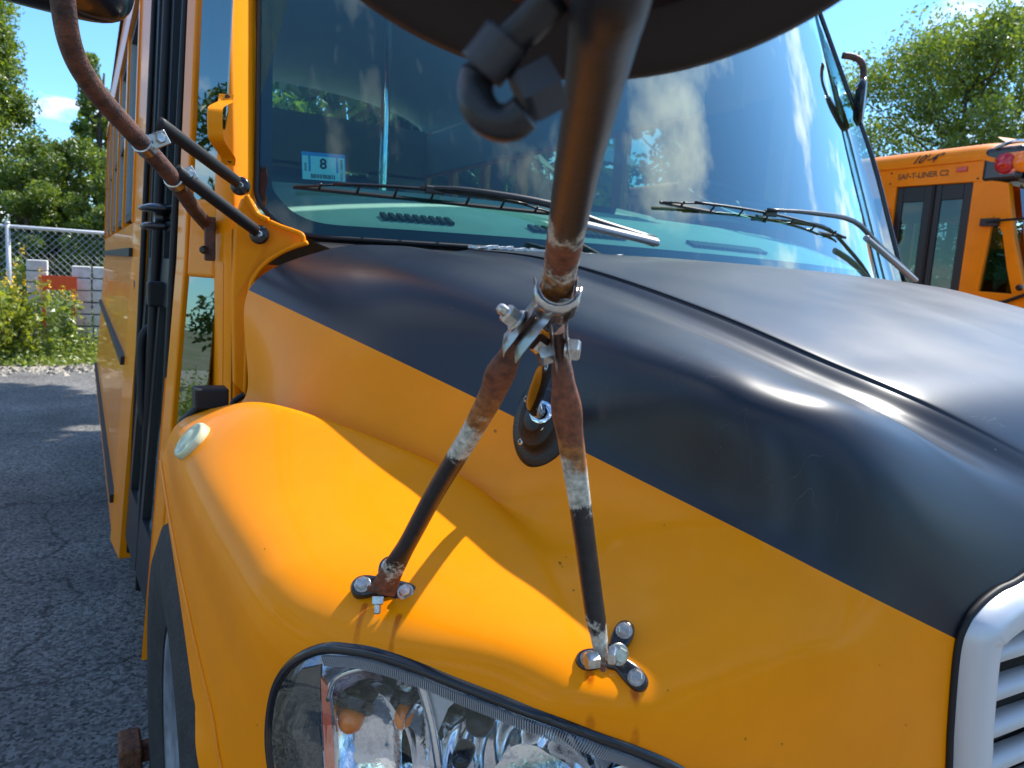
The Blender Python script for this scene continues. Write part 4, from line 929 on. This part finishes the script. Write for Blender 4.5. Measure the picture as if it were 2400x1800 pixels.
# ---- front crossover mirror: stub, main tube, two struts, feet
xm = empty('crossview_mirror_assembly', at(1290, 740, .58), bus)
def tubemat(name, zones, alongattr=True):
    """zones: (position along the tube, colour key) driven by the 'along' attribute, broken up by noise"""
    m = bpy.data.materials.new(name); m.use_nodes = True; n = m.node_tree.nodes; l = m.node_tree.links; b = n['Principled BSDF']
    at_ = n.new('ShaderNodeAttribute'); at_.attribute_name = 'along'
    g = n.new('ShaderNodeNewGeometry'); t = n.new('ShaderNodeTexNoise'); t.inputs['Scale'].default_value = 130; t.inputs['Detail'].default_value = 6; t.inputs['Roughness'].default_value = .7; l.new(g.outputs['Position'], t.inputs['Vector'])
    t2 = n.new('ShaderNodeTexNoise'); t2.inputs['Scale'].default_value = 40; t2.inputs['Detail'].default_value = 8; t2.inputs['Roughness'].default_value = .75; l.new(g.outputs['Position'], t2.inputs['Vector'])
    sb = n.new('ShaderNodeMath'); sb.operation = 'SUBTRACT'; sb.inputs[1].default_value = .5; l.new(t2.outputs[0], sb.inputs[0])
    ad = n.new('ShaderNodeMath'); ad.operation = 'MULTIPLY_ADD'; ad.inputs[1].default_value = .30; l.new(sb.outputs[0], ad.inputs[0]); l.new(at_.outputs['Fac'], ad.inputs[2])
    r = n.new('ShaderNodeValToRGB'); r.color_ramp.interpolation = 'LINEAR'; e = r.color_ramp.elements
    cols = {'k': (.013, .013, .015), 'r': (.19, .055, .022), 'o': (.34, .12, .02), 'w': (.50, .46, .38), 'b': (.07, .035, .028)}
    r2 = n.new('ShaderNodeValToRGB'); e2 = r2.color_ramp.elements
    first = True
    for i, (p, ck) in enumerate(zones):
        if i < 2: k_ = e[i]; k_.position = p; q = e2[i]; q.position = p
        else: k_ = e.new(p); q = e2.new(p)
        k_.color = (*cols[ck], 1); rv = {'k': .42, 'r': .6, 'o': .6, 'w': .55, 'b': .5}[ck]; q.color = (rv, rv, rv, 1)
    l.new(ad.outputs[0], r.inputs[0]); l.new(ad.outputs[0], r2.inputs[0]); l.new(r2.outputs[0], b.inputs['Roughness'])
    # fine mottling of the rusty part
    mr = n.new('ShaderNodeMapRange'); mr.inputs[1].default_value = .35; mr.inputs[2].default_value = .65; mr.inputs[3].default_value = .45; mr.inputs[4].default_value = 1.35; l.new(t.outputs[0], mr.inputs[0])
    hs = n.new('ShaderNodeHueSaturation'); l.new(mr.outputs[0], hs.inputs['Value']); l.new(r.outputs[0], hs.inputs['Color']); l.new(hs.outputs[0], b.inputs['Base Color'])
    bp = n.new('ShaderNodeBump'); bp.inputs['Strength'].default_value = .35; bp.inputs['Distance'].default_value = .0015; l.new(t.outputs[0], bp.inputs['Height']); l.new(bp.outputs[0], b.inputs['Normal'])
    return m
def atube(name, pts, ra, wi, m, parent, up, n=20, sub=8):
    pts = [V(p) for p in pts]; S = spline(pts, sub); k_ = len(S); rr = []; ww = []
    for i in range(k_):
        f = i/(k_-1)*(len(pts)-1); a = min(int(f), len(pts)-2); g = f-a; g = g*g*(3-2*g); rr.append(ra[a]*(1-g)+ra[a+1]*g); ww.append(wi[a]*(1-g)+wi[a+1]*g)
    mb = MB(); mb.tube(S, rr, n, up=up, wid=ww); o = mb.build(name, m, parent, auto=50)
    at_ = o.data.attributes.new('along', 'FLOAT', 'POINT'); d = [0]; 
    for i in range(1, k_): d.append(d[-1]+(S[i]-S[i-1]).length)
    vals = []
    for i in range(k_): vals += [d[i]/d[-1]]*n
    at_.data.foreach_set('value', vals); return o
m_main = tubemat('main_tube_paint', [(.0, 'r'), (.075, 'o'), (.10, 'w'), (.12, 'r'), (.18, 'r'), (.20, 'w'), (.225, 'k'), (1, 'k')])
m_strl = tubemat('left_strut_paint', [(.0, 'b'), (.20, 'r'), (.30, 'o'), (.34, 'w'), (.43, 'w'), (.45, 'k'), (.88, 'k'), (.90, 'w'), (.93, 'r'), (1, 'r')])
m_strr = tubemat('right_strut_paint', [(.0, 'b'), (.14, 'r'), (.27, 'r'), (.33, 'o'), (.38, 'w'), (.46, 'w'), (.48, 'k'), (.85, 'k'), (.87, 'w'), (.93, 'w'), (.96, 'r'), (1, 'r')])
side = CM @ V((1, 0, 0))
mc = at(1440, -648, .272)         # centre of the round mirror head
atube('main_tube', [at(1302, 722, .575), at(1308, 660, .55), at(1325, 560, .50), at(1352, 400, .415), at(1385, 240, .335), at(1412, 100, .275), at(1435, -40, .225), at(1452, -260, .208), at(1456, -460, .222), mc+V((0, 0, -.012))], [.0120, .0122, .0126, .0127, .0127, .0127, .0127, .0127, .0127, .0127], [.0120, .0122, .0126, .0127, .0127, .0127, .0127, .0127, .0127, .0127], m_main, xm, side, 28)
atube('left_strut', [at(1255, 742, .568), at(1221, 787, .582), at(1198, 826, .60), at(1172, 876, .62), at(1150, 930, .645), at(1098, 1025, .69), at(1022, 1150, .755), at(960, 1265, .805), at(922, 1332, .838), at(896, 1388, .855)], [.0095, .0085, .0095, .0130, .0112, .0098, .0098, .0098, .0125, .0150], [.0025, .0028, .0045, .0075, .0095, .0098, .0098, .0098, .0055, .0035], m_strl, xm, side)
atube('right_strut', [at(1306, 770, .565), at(1311, 820, .575), at(1319, 880, .585), at(1328, 962, .60), at(1339, 1040, .62), at(1362, 1200, .65), at(1380, 1334, .68), at(1395, 1443, .70), at(1405, 1500, .712), at(1412, 1560, .718)], [.0065, .0060, .0085, .0125, .0108, .0096, .0096, .0096, .0080, .0040], [.0095, .0095, .0085, .0075, .0090, .0096, .0096, .0096, .0095, .0110], m_strr, xm, side)
b0, bn = cast(1282, 985)
nsk = bn.copy()
bD = (b0-CO).dot(ray(1282, 975))/ray(1282, 975).length_squared
bn = (at(1281, 850, bD*.84)-b0).normalized()*.65+bn*.35; bn.normalize(); bk = .98*bD
npl = (nsk*.85-ray(1282, 985).normalized()*.15).normalized(); bk = .80*bD
mb = MB(); mb.lathe(b0+npl*.002, npl, [(r_*bk, h_*bk) for r_, h_ in ((.060, -.03), (.063, 0), (.064, .006), (.060, .010), (.050, .012), (.041, .014), (.039, .024), (.036, .027), (.022, .028), (.021, .034), (.017, .036))], 40, sq=1.3); mb.build('rubber_base', mat('base_plastic', (.010, .009, .009), .32, bump=.15, bscale=300), xm, smooth=True)
s0 = b0+bn*.02
m_stub = mat('stub_tube_black', (.012, .011, .010), .12, spec=.7, coat=.8)
mb = MB(); mb.tube(spline([s0, s0+bn*.05, at(1279, 850, bD*.80), at(1286, 790, .66), at(1298, 745, .59)], 6), .0112, 22); mb.build('stub_tube', m_stub, xm, smooth=True)
rg = at(1275, 905, 1.04)
mb = MB(); mb.lathe(s0+bn*.009, bn, [(.0160, 0), (.0165, .002), (.0165, .005), (.0135, .0065), (.0114, .0065), (.0108, .004)], 30); mb.build('stub_collar', chrome, xm, auto=40)
for a, b_ in ((1236, 936), (1222, 1036), (1271, 1003)):
    c = onplane(a, b_, b0+npl*(.0105 if b_ == 1036 else .0225), npl); mb = MB(); mb.lathe(c-npl*.001, npl, [(.0062, 0), (.0060, .0022), (.0042, .0042), (.001, .0050)], 18); s_ = mb.build('base_screw', zinc, xm, smooth=True)
    mb = MB(); uu = npl.orthogonal().normalized(); vv = npl.cross(uu)
    rot = Matrix((uu, vv, npl)).transposed(); mb.box(c+npl*.0042, (.0050, .0011, .0012), rot=rot); mb.box(c+npl*.0042, (.0011, .0050, .0012), rot=rot); mb.build('screw_slot', rubber, s_)
# clamp straps at the junction
def strap(pts, w_, th, name):
    S = spline(pts, 6); mb = MB(); mb.tube(S, w_, 4, up=side, wid=[th]*len(S)); return mb.build(name, steel_bright, xm, bevel=.0006)
cam_f = CM @ V((0, 0, 1)); upv = CM @ V((0, 1, 0))
c0 = at(1306, 690, .545)
tdir = (at(1325, 560, .50)-at(1308, 660, .55)).normalized()
u1 = (side-tdir*side.dot(tdir)).normalized(); u2 = tdir.cross(u1)
if u2.dot(CM @ V((0, 0, 1))) < 0: u2 = -u2
# half-collar that wraps the tube from below then runs out as two pairs of ears
for sgn, tgt in ((-1, at(1205, 820, .575)), (1, at(1330, 815, .56))):
    P = []
    for k_ in range(11):
        a = R(-20+200*k_/10); ring = c0+(u1*math.cos(a)*-1+u2*-math.sin(a)*-1)*.0142
        P.append([ring+tdir*.010, ring-tdir*.012])
    P2 = [[q[0]+(q[0]-c0)*.09, q[1]+(q[1]-c0)*.09] for q in P]
mb = MB(); mb.sheet(P); mb.sheet(P2, flip=True); o = mb.build('tube_collar', steel_bright, xm, smooth=True)
so2 = o.modifiers.new('thick', 'SOLIDIFY'); so2.thickness = .0016
for L_, wv in (([at(1252, 652, .56), at(1256, 700, .562), at(1222, 755, .572), at(1186, 800, .585), at(1180, 812, .59)], (.0011, .011)), ([at(1334, 728, .548), at(1290, 737, .546), at(1258, 765, .552), at(1222, 806, .566), at(1208, 822, .575)], (.0011, .011)),
               ([at(1290, 760, .556), at(1294, 790, .558), at(1302, 840, .566), at(1305, 850, .570)], (.0011, .010)), ([at(1352, 655, .548), at(1345, 712, .546), at(1328, 755, .548), at(1330, 810, .552), at(1336, 838, .556)], (.0011, .010))):
    S = spline(L_, 6); mb = MB(); mb.tube(S, wv[0], 4, up=side, wid=[wv[1]]*len(S)); mb.build('clamp_strap', steel_bright, xm, auto=30)
def bolt2(p, ax, r_, h_, m=zinc, nm='clamp_bolt', washer=None): return hexbolt(nm, p, ax, r_, h_, m, xm, ph=.4, washer=washer)
ax_l = (side*-.75+upv*.55+cam_f*.35).normalized()
cL = at(1222, 760, .572)
bolt2(cL+ax_l*.004, ax_l, .0072, .010, washer=.0095); mb = MB(); mb.lathe(cL+ax_l*.012, ax_l, [(.0042, 0), (.0042, .009), (.003, .011)], 14); mb.build('bolt_shank', zinc, xm, auto=30)
bolt2(at(1256, 800, .570), -ax_l, .0070, .009)
cR = at(1325, 818, .566); bolt2(cR, (side*.95-upv*.1+cam_f*.15), .0078, .009, washer=.009)
bolt2(at(1290, 826, .572), (side*-.9-upv*.25+cam_f*.2), .0072, .010)
# three-lobed feet
def foot(centre, lobes, hub_px, LR):
    c, n_ = cast(*centre); ft = empty('mount_foot', c, xm); n_ = (n_.normalized()-ray(*centre).normalized()*.9).normalized()
    P = [onplane(a, b_, c+n_*.002, n_) for a, b_ in lobes]
    cc = onplane(*hub_px, c+n_*.002, n_); u = (P[0]-cc).normalized(); v_ = n_.cross(u)
    ang = []
    for p in P: d = p-cc; ang.append((math.atan2(d.dot(v_), d.dot(u)), d.length))
    N_ = 96; out = []
    for k_ in range(N_):
        a = 2*math.pi*k_/N_; rr = LR*1.0
        for la, ll in ang:
            da = (a-la+math.pi) % (2*math.pi)-math.pi
            # ray versus rounded lobe disc
            rd = LR; s = ll*math.sin(abs(da)) if abs(da) < math.pi/2 else 9
            if s < rd: rr = max(rr, ll*math.cos(da)+math.sqrt(rd*rd-s*s))
        out.append(rr)
    for _ in range(9): out = [(out[k_-1]+out[k_]*2+out[(k_+1) % N_])/4 for k_ in range(N_)]
    R_ = [[cc+(u*math.cos(2*math.pi*k_/N_)+v_*math.sin(2*math.pi*k_/N_))*out[k_ % N_]*s-n_*.002+n_*h for k_ in range(N_+1)] for s, h in ((1.05, -.016), (1.05, .0015), (1.0, .0045), (.93, .0062), (.5, .0068), (0, .0070))]
    mb = MB(); mb.sheet(R_); mb.build('foot_plate', gloss_black, ft, smooth=True)
    for p in P: 
        hexbolt('foot_bolt', p+n_*.0045, n_, LR*.45, LR*.42, zinc, ft, ph=random.uniform(0, 1), washer=LR*.68)
    return ft, cc, n_
ft, cc, n_ = foot((905, 1388), [(852, 1374), (952, 1392), (915, 1330)], (905, 1372), .0145)
Dl = -((CM.transposed() @ (ft.matrix_basis.translation-CO)).z)
mb = MB(); d = (upv*-1+cam_f*.3).normalized(); q = at(886, 1398, Dl-.024); mb.lathe(q-d*-.0, d, [(.0072, 0), (.0072, .008), (.0062, .0092)], 6); mb.lathe(q, d, [(.004, .009), (.0042, .018), (.003, .0195)], 12); mb.build('foot_nut', zinc, ft, auto=25)
mb = MB(); mb.lathe(at(888, 1378, Dl-.018), d, [(.0125, -.003), (.0135, .0), (.012, .0045)], 20); mb.build('foot_knuckle', rust, ft, smooth=True)
ft, cc, n_ = foot((1430, 1540), [(1462, 1482), (1380, 1547), (1490, 1591)], (1435, 1540), .0122)
q = at(1388, 1545, .712); mb = MB(); mb.tube([q-side*.006, at(1470, 1530, .716)], .0048, 12); mb.build('foot_shank', zinc, ft, smooth=True)
hexbolt('foot_nut', at(1428, 1536, .700), (side*.9+cam_f*.3), .0078, .007, zinc, ft); hexbolt('foot_nut', at(1400, 1546, .705), (side*-.9+cam_f*.3), .0074, .012, zinc, ft)
hexbolt('foot_bolt', at(1448, 1533, .706), (side*.25+cam_f*.9+upv*.15), .0066, .006, zinc, ft, washer=.0105)
# the round mirror head above
mc = at(1440, -648, .272); ma_ = (V((0, 0, -1))*.86+(-cam_f)*-.50).normalized()
mb = MB(); mb.lathe(mc, ma_, [(.001, .016), (.05, .016), (.095, .013), (.115, .009), (.125, -.002), (.145, -.002), (.150, .004), (.156, .001), (.1605, -.008), (.158, -.018), (.148, -.024), (.10, -.028), (.001, -.03)], 96, mi=0)
mh = mb.build('mirror_head', [mat('mirror_back', (.005, .006, .013), .4, spec=.3)], xm, smooth=True)
mb = MB(); mb.lathe(mc, ma_, [(.152, .004), (.158, .006), (.166, .001), (.170, -.008), (.167, -.018), (.158, -.024), (.152, -.022)], 96); mb.build('mirror_rim', mat('mirror_rim_rubber', (.026, .019, .018), .6, spec=.3), xm, smooth=True)
# black rubber-coated hook clamp near the tube top
hk = spline([at(1300, -10, .245), at(1250, 45, .25), at(1180, 110, .255)], 5); mb = MB(); mb.tube(hk, .0058, 14, wid=[.0075]*len(hk)); mb.build('hook_arm', satin_black, xm, smooth=True)
sleeve_grey = mat('sleeve_grey', (.035, .037, .045), .5)
hk = spline([at(1190, 85, .254), at(1158, 128, .256), at(1128, 165, .258)], 4); mb = MB(); mb.tube(hk, .0082, 14, wid=[.0105]*len(hk)); mb.build('hook_sleeve', sleeve_grey, xm, smooth=True)
hk = spline([at(1140, 145, .258), at(1117, 190, .260), at(1118, 240, .258), at(1150, 280, .256), at(1195, 288, .254), at(1232, 262, .252)], 6); mb = MB(); mb.tube(hk, [.0052]*4+[.0064]*(len(hk)-4), 14); mb.build('hook_bend', satin_black, xm, smooth=True)
hexbolt('hook_nut', at(1300, 190, .262), (side*-.85-upv*.45), .0092, .014, sleeve_grey, xm, ph=.3)

# ---- fender details: marker cap, rubber hood latch
p, n_ = cast(452, 1036); n_ = (n_+V((-.5, -.1, .2))*.6).normalized()
mb = MB(); mb.lathe(p, n_, [(.036, -.008), (.036, .006), (.034, .010), (.028, .0125), (.0275, .0115), (.015, .015), (.001, .016)], 36); mb.build('marker_cap', cream, bus, smooth=True)
mb = MB()
a0 = aty(430, 990, 1.57); a1 = aty(455, 968, 1.56); a2 = aty(478, 946, 1.55); a3 = aty(505, 948, 1.55)
mb.tube(spline([a0, a1, a2], 4), .011, 8, wid=[.02]*9); mb.box(a2+V((.012, 0, .012)), (.062, .05, .042)); mb.box(a3+V((.0, 0, -.004)), (.03, .04, .035)); mb.build('hood_latch', rubber, bus, bevel=.006)
# inner wheel well, rear wall of the arch
mb = MB(); P = []
for k_ in range(13):
    a = math.pi*k_/12; P.append([V((x, 1.46+math.cos(a)*.55, .50+math.sin(a)*.55)) for x in (.29, .5, .8)])
mb.sheet(P); mb.build('wheel_well', mat('wheel_well_paint', (.30, .10, .006), .7), bus, smooth=True)
panel('arch_rear_wall', (.190, 2.06), (.60, 1.99), .45, 1.2, .03, yellow2)

# ---- wheels
def wheel(c, r_, w_):
    wh = empty('wheel', c, bus); mb = MB(); ax = V((-1, 0, 0))
    mb.lathe(c, ax, [(r_*.56, -w_/2), (r_*.80, -w_/2), (r_*.95, -w_*.47), (r_, -w_*.36), (r_, w_*.36), (r_*.975, w_*.45), (r_*.86, w_*.52), (r_*.72, w_*.51), (r_*.58, w_*.44), (r_*.56, w_*.30)], 72); mb.build('tyre', tyre, wh, auto=40)
    mb = MB(); mb.lathe(c, ax, [(r_*.57, w_*.40), (r_*.565, w_*.43), (r_*.53, w_*.42), (r_*.51, w_*.20), (r_*.40, w_*.10), (r_*.28, w_*.20), (r_*.20, w_*.35), (r_*.12, w_*.42), (.001, w_*.44)], 48); mb.build('rim', steelblue, wh, smooth=True)
    for k_ in range(8):
        a = k_*math.pi/4; hexbolt('lug_nut', V(c)+V((-w_*.20, math.cos(a)*r_*.29, math.sin(a)*r_*.29)), ax, .014, .022, steel_bright, wh)
wheel(V((.25, 1.46, .50)), .50, .27); wheel(V((2*BX-.25, 1.46, .50)), .50, .27); wheel(V((.30, 5.3, .50)), .50, .27)
# rusty tow-side bracket beneath the step
mb = MB(); c = aty(305, 1775, 1.9); mb.box(c, (.05, .10, .10)); mb.box(c+V((.05, 0, .01)), (.08, .03, .05)); mb.build('step_bracket', rust, bus, bevel=.008)
# amber side marker on the body
mb = MB(); mb.box((.117, 5.9, 1.33), (.02, .12, .06)); mb.build('side_marker', amber2, bus, bevel=.006)

# ================================================================== THE SECOND BUS
XS = 7.45
gl_b2 = glass('second_bus_glass', (.30, .38, .36), .7, 1.5, .0, 0, 5.0)
b2 = empty('school_bus', (XS+1.2, 6.0, 0)); tag(b2, 'second yellow school bus parked behind at right with dark folding door and handwritten 10\'-4" above', 'school bus', 'school buses parked in the yard')
y2 = mat('second_bus_paint', (.90, .255, .0005), .42, spec=.15, coat=.15, coatr=.10, var=.10, vscale=3)
def side2(name, pts, m, t=.05, parent=None, off=0, bevel=.008):
    """polygon given as (y, z) on the near side plane, thickness going inward (+x)"""
    k_ = len(pts); mb = MB(); a = [V((XS+off, y, z)) for y, z in pts]
    mb.add(a+[p+V((t, 0, 0)) for p in a], [tuple(range(k_)), tuple(range(2*k_-1, k_-1, -1))]+[(i, i+k_, (i+1) % k_+k_, (i+1) % k_) for i in range(k_)])
    return mb.build(name, m, parent or b2, bevel=bevel)
side2('door_header', [(5.22, 2.705), (4.22, 2.69), (4.22, 2.90), (5.22, 2.90)], y2, .05, off=-.012)
side2('header_trim', [(5.24, 2.885), (4.24, 2.885), (4.24, 2.905), (5.24, 2.905)], y2, .04, off=-.03)
side2('rear_door_post', [(5.24, .5), (5.10, .5), (5.10, 2.71), (5.24, 2.71)], y2, .08, off=-.008)
side2('front_door_post', [(4.30, .5), (4.19, .5), (4.07, 2.35), (4.12, 2.72), (4.30, 2.72)], y2, .08, off=-.008)
side2('pillar', [(4.10, 2.40), (4.16, 2.70), (3.98, 2.66), (3.86, 2.15), (3.70, 1.66), (3.62, 1.52), (3.74, 1.52), (3.80, 1.62), (3.88, 1.86), (3.97, 2.20)], y2, .08, off=-.006)
side2('window_sill', [(4.26, 1.52), (3.72, 1.50), (3.78, 1.64), (4.24, 1.66)], y2, .08, off=-.007)
side2('pillar_head', [(4.15, 2.38), (4.155, 2.60), (4.00, 2.60), (3.97, 2.34), (4.06, 2.455)], y2, .07, off=-.005)
side2('quarter_window', [(4.24, 1.64), (3.78, 1.62), (3.95, 2.25), (4.03, 2.44), (4.12, 2.44)], gl_b2, .006, off=.03, bevel=0)
side2('lower_cowl', [(4.30, .5), (3.55, .5), (3.55, 1.50), (4.30, 1.54)], y2, .06)
side2('body_side', [(12.5, .5), (5.22, .5), (5.22, 1.75), (12.5, 1.75)], y2, .05)
side2('upper_side', [(12.5, 2.60), (5.22, 2.60), (5.22, 2.90), (12.5, 2.90)], y2, .05)
for i in range(10):
    y = 5.34+.72*i; side2('side_window', [(y+.60, 1.75), (y, 1.75), (y, 2.60), (y+.60, 2.60)], gl_door, .006, off=.02, bevel=0); side2('window_post', [(y+.72, 1.75), (y+.60, 1.75), (y+.60, 2.60), (y+.72, 2.60)], rubber, .05)
d2 = empty('folding_door', (XS, 4.7, .5), b2)
for ya, yb in ((5.10, 4.70), (4.69, 4.30)):
    g0 = ya-.07; g1 = yb+.10
    side2('door_stile', [(ya, .55), (g0, .55), (g0, 2.70), (ya, 2.70)], door_black, .04, d2, .02); side2('door_stile', [(g1, .55), (yb, .55), (yb, 2.70), (g1, 2.70)], door_black, .04, d2, .02)
    for z0, z1 in ((.55, .75), (1.42, 1.56), (2.54, 2.70)): side2('door_rail', [(g0, z0), (g1, z0), (g1, z1), (g0, z1)], door_black, .036, d2, .022)
    for z0, z1 in ((.75, 1.42), (1.56, 2.54)): side2('door_glass', [(g0, z0), (g1, z0), (g1, z1), (g0, z1)], gl_b2, .005, d2, .035, bevel=0)
mb = MB(); mb.tube([(XS+.012, 4.695, .55), (XS+.012, 4.695, 2.70)], .016, 8); mb.build('door_seal', rubber, d2)
mb = MB(); mb.tube(spline([V((XS-.005, 5.17, 2.47)), V((XS-.07, 5.15, 2.44)), V((XS-.09, 5.12, 2.33)), V((XS-.08, 5.09, 2.2)), V((XS-.005, 5.08, 2.10))], 5), .017, 10, up=(1, 0, 0), wid=[.028]*21); mb.build('grab_handle', amber2 if False else y2, b2, smooth=True)
# roof, near edge rounded
P = []
for y in (12.6, 8.5, 5.2, 4.35, 4.22, 4.12):
    r_ = []; dz = 0 if y > 4.3 else (-.01 if y > 4.2 else -.04)
    for (x, z) in ((-.02, 2.895), (-.022, 2.93), (-.008, 2.975), (.03, 3.02), (.10, 3.055), (.25, 3.09), (.6, 3.14), (1.2, 3.17), (1.8, 3.14), (2.15, 3.09), (2.30, 3.055), (2.37, 3.02), (2.42, 2.95), (2.42, 2.89)): r_.append(V((XS+x, y, z+dz)))
    P.append(r_)
mb = MB(); mb.sheet(P); mb.build('roof', y2, b2, smooth=True)
mb = MB(); mb.box((XS+2.38, 8.3, 1.2), (.05, 8.4, 1.3)); mb.box((XS+2.38, 8.3, 2.75), (.05, 8.4, .35))
for i in range(12): mb.box((XS+2.38, 4.2+i*.75, 2.2), (.05, .12, .8))
mb.build('far_side_wall', y2, b2); mb = MB(); mb.box((XS+1.2, 12.5, 1.7), (2.4, .05, 2.4)); mb.build('rear_wall', interior, b2); mb = MB(); mb.box((XS+1.2, 8.4, .8), (2.3, 8.3, .06)); mb.build('cabin_floor', darkint, b2)
for i in range(6):
    for dx in (.5, 1.9): mb = MB(); mb.box((XS+dx, 5.6+i*.8, 1.35), (.8, .12, .75)); mb.build('bench_seat', seatm, b2, bevel=.04)
# windshield and front
P = []
for i in range(21):
    x = XS+.04+2.32*i/20; q = abs((x-XS-1.2)/1.16)**2.4; P.append([V((x, 3.62+.12*0+.16*q-.12+.22*(z-1.55), z)) for z in (1.52, 1.9, 2.3, 2.64)])
mb = MB(); mb.sheet(P); mb.build('windshield', gl_q, b2, smooth=True)
P = [[V((XS+.04+2.32*i/20, 3.60+.16*abs((2.32*i/20-1.16)/1.16)**2.4-.12+o, z)) for i in range(21)] for o, z in ((.23, 2.62), (.20, 2.70), (.30, 2.95), (.52, 3.10))]
mb = MB(); mb.sheet(P); mb.build('front_cap', y2, b2, smooth=True)
pod = MB(); pod.box((XS+.14, 4.06, 2.835), (.32, .36, .33)); pod.build('light_pod', gloss_black, b2, bevel=.05)
pod2 = empty('warning_lights', (XS+.2, 3.85, 2.83), b2)
mb = MB(); mb.box((XS+.56, 3.98, 2.83), (.96, .34, .30)); mb.build('lamp_housing', gloss_black, pod2, bevel=.04)
for dx, m_ in ((.14, redl), (.34, amber2)):
    mb = MB(); mb.lathe((XS+dx, 3.80, 2.83), (-.35, -1, 0), [(.085, -.06), (.085, 0), (.07, .02), (.001, .03)], 24); mb.build('warning_lamp', m_, pod2, smooth=True)
mb = MB(); mb.add([V((XS-.022, 4.06, 2.74)), V((XS-.022, 3.93, 2.74)), V((XS-.022, 3.93, 2.90)), V((XS-.022, 4.02, 2.92))], [(0, 1, 2, 3)]); mb.build('lamp_side_window', redl, pod2)
mb = MB(); mb.add([V((XS-.0225, 3.99, 2.76)), V((XS-.0225, 3.90, 2.76)), V((XS-.0225, 3.90, 2.93)), V((XS-.0225, 4.01, 2.93))], [(0, 1, 2, 3)]); mb.build('lamp_side_window', amber2, pod2)
for y_, m_ in ((4.02, redl), (3.86, amber2)):
    mb = MB(); mb.lathe((XS-.03, y_, 2.835), (-1, -.25, 0), [(.085, -.02), (.085, .012), (.070, .028), (.001, .036)], 28, sq=1.1); mb.build('side_lamp', m_, pod2, smooth=True)
mb = MB(); mb.tube(spline([V((XS-.02, 4.13, 2.985)), V((XS-.03, 4.04, 3.01)), V((XS-.03, 3.9, 3.02)), V((XS+.3, 3.75, 3.02))], 5), .018, 8); mb.build('pod_trim', chrome, b2, smooth=True)
# hood of the second bus, mostly outside the picture
P = []
for y, z, s_ in ((3.55, 1.55, 1), (3.2, 1.50, .97), (2.8, 1.42, .92), (2.45, 1.32, .85), (2.3, 1.18, .80)): P.append([V((XS+1.2+x*s_, y, z+dz)) for x, dz in ((-1.12, -1.0), (-1.12, -.3), (-1.05, -.06), (-.9, 0), (-.4, .04), (0, .05), (.4, .04), (.9, 0), (1.05, -.06), (1.12, -.3), (1.12, -1.0))])
P.append([V((p.x, 2.28, .55 if p.z > .6 else p.z)) for p in P[-1]])
mb = MB(); mb.sheet(P, flip=True); mb.build('hood', y2, b2, smooth=True)
mb = MB(); mb.tube(spline([V((XS-.03, 4.40, 1.60)), V((XS-.035, 4.15, 1.545)), V((XS-.035, 3.9, 1.55)), V((XS-.05, 3.6, 1.66)), V((XS-.05, 3.3, 1.7))], 6), .016, 8); mb.build('black_hose', rubber, b2, smooth=True)
mb = MB(); mb.lathe((XS-.05, 3.72, 1.70), (-1, 0, 0), [(.03, 0), (.03, .02), (.02, .04)], 14); mb.build('mirror_foot', gloss_black, b2, auto=30)
mb = MB(); mb.tube([V((XS-.04, 4.12, 2.30)), V((XS-.10, 3.9, 2.31)), V((XS-.25, 3.4, 2.31)), V((XS-.3, 3.1, 2.30))], .012, 8); mb.box((XS-.03, 4.08, 2.30), (.05, .16, .07)); mb.build('mirror_arm', satin_black, b2, smooth=False)
text('fleet_writing', '10\'-4"', .125, V((XS-.0275, 4.80, 2.955)), (0, -1, 0), (.35, 0, 1), ink, b2, ext=.0008, shear=.5, bold=.0012)
text('model_lettering', 'SAF-T-LINER C2', .078, V((XS-.014, 4.82, 2.80)), (0, -1, 0), (0, 0, 1), mat('grey_lettering', (.12, .06, .02), .5), b2, ext=.0006, bold=.002)
mb = MB(); mb.box((XS-.018, 4.42, 2.82), (.02, .105, .045)); mb.build('side_marker', mat('marker_red', (.55, .05, .01), .25, coat=.4), b2, bevel=.006)
for k_, (y, z) in enumerate(((5.17, 2.85), (5.17, 2.74), (4.26, 2.72))): mb = MB(); mb.lathe((XS-.012, y, z), (-1, 0, 0), [(.012, 0), (.010, .006)], 8); mb.build('rivet', rust, b2)
def wheel2(c):
    mb = MB(); mb.lathe(c, (-1, 0, 0), [(.28, -.13), (.48, -.13), (.5, -.08), (.5, .08), (.48, .13), (.28, .12), (.2, .05), (.001, .06)], 40); mb.build('wheel', tyre, b2, smooth=True)
wheel2(V((XS+.2, 3.1, .5))); wheel2(V((XS+2.2, 3.1, .5))); wheel2(V((XS+.2, 10.6, .5))); wheel2(V((XS+2.2, 10.6, .5)))
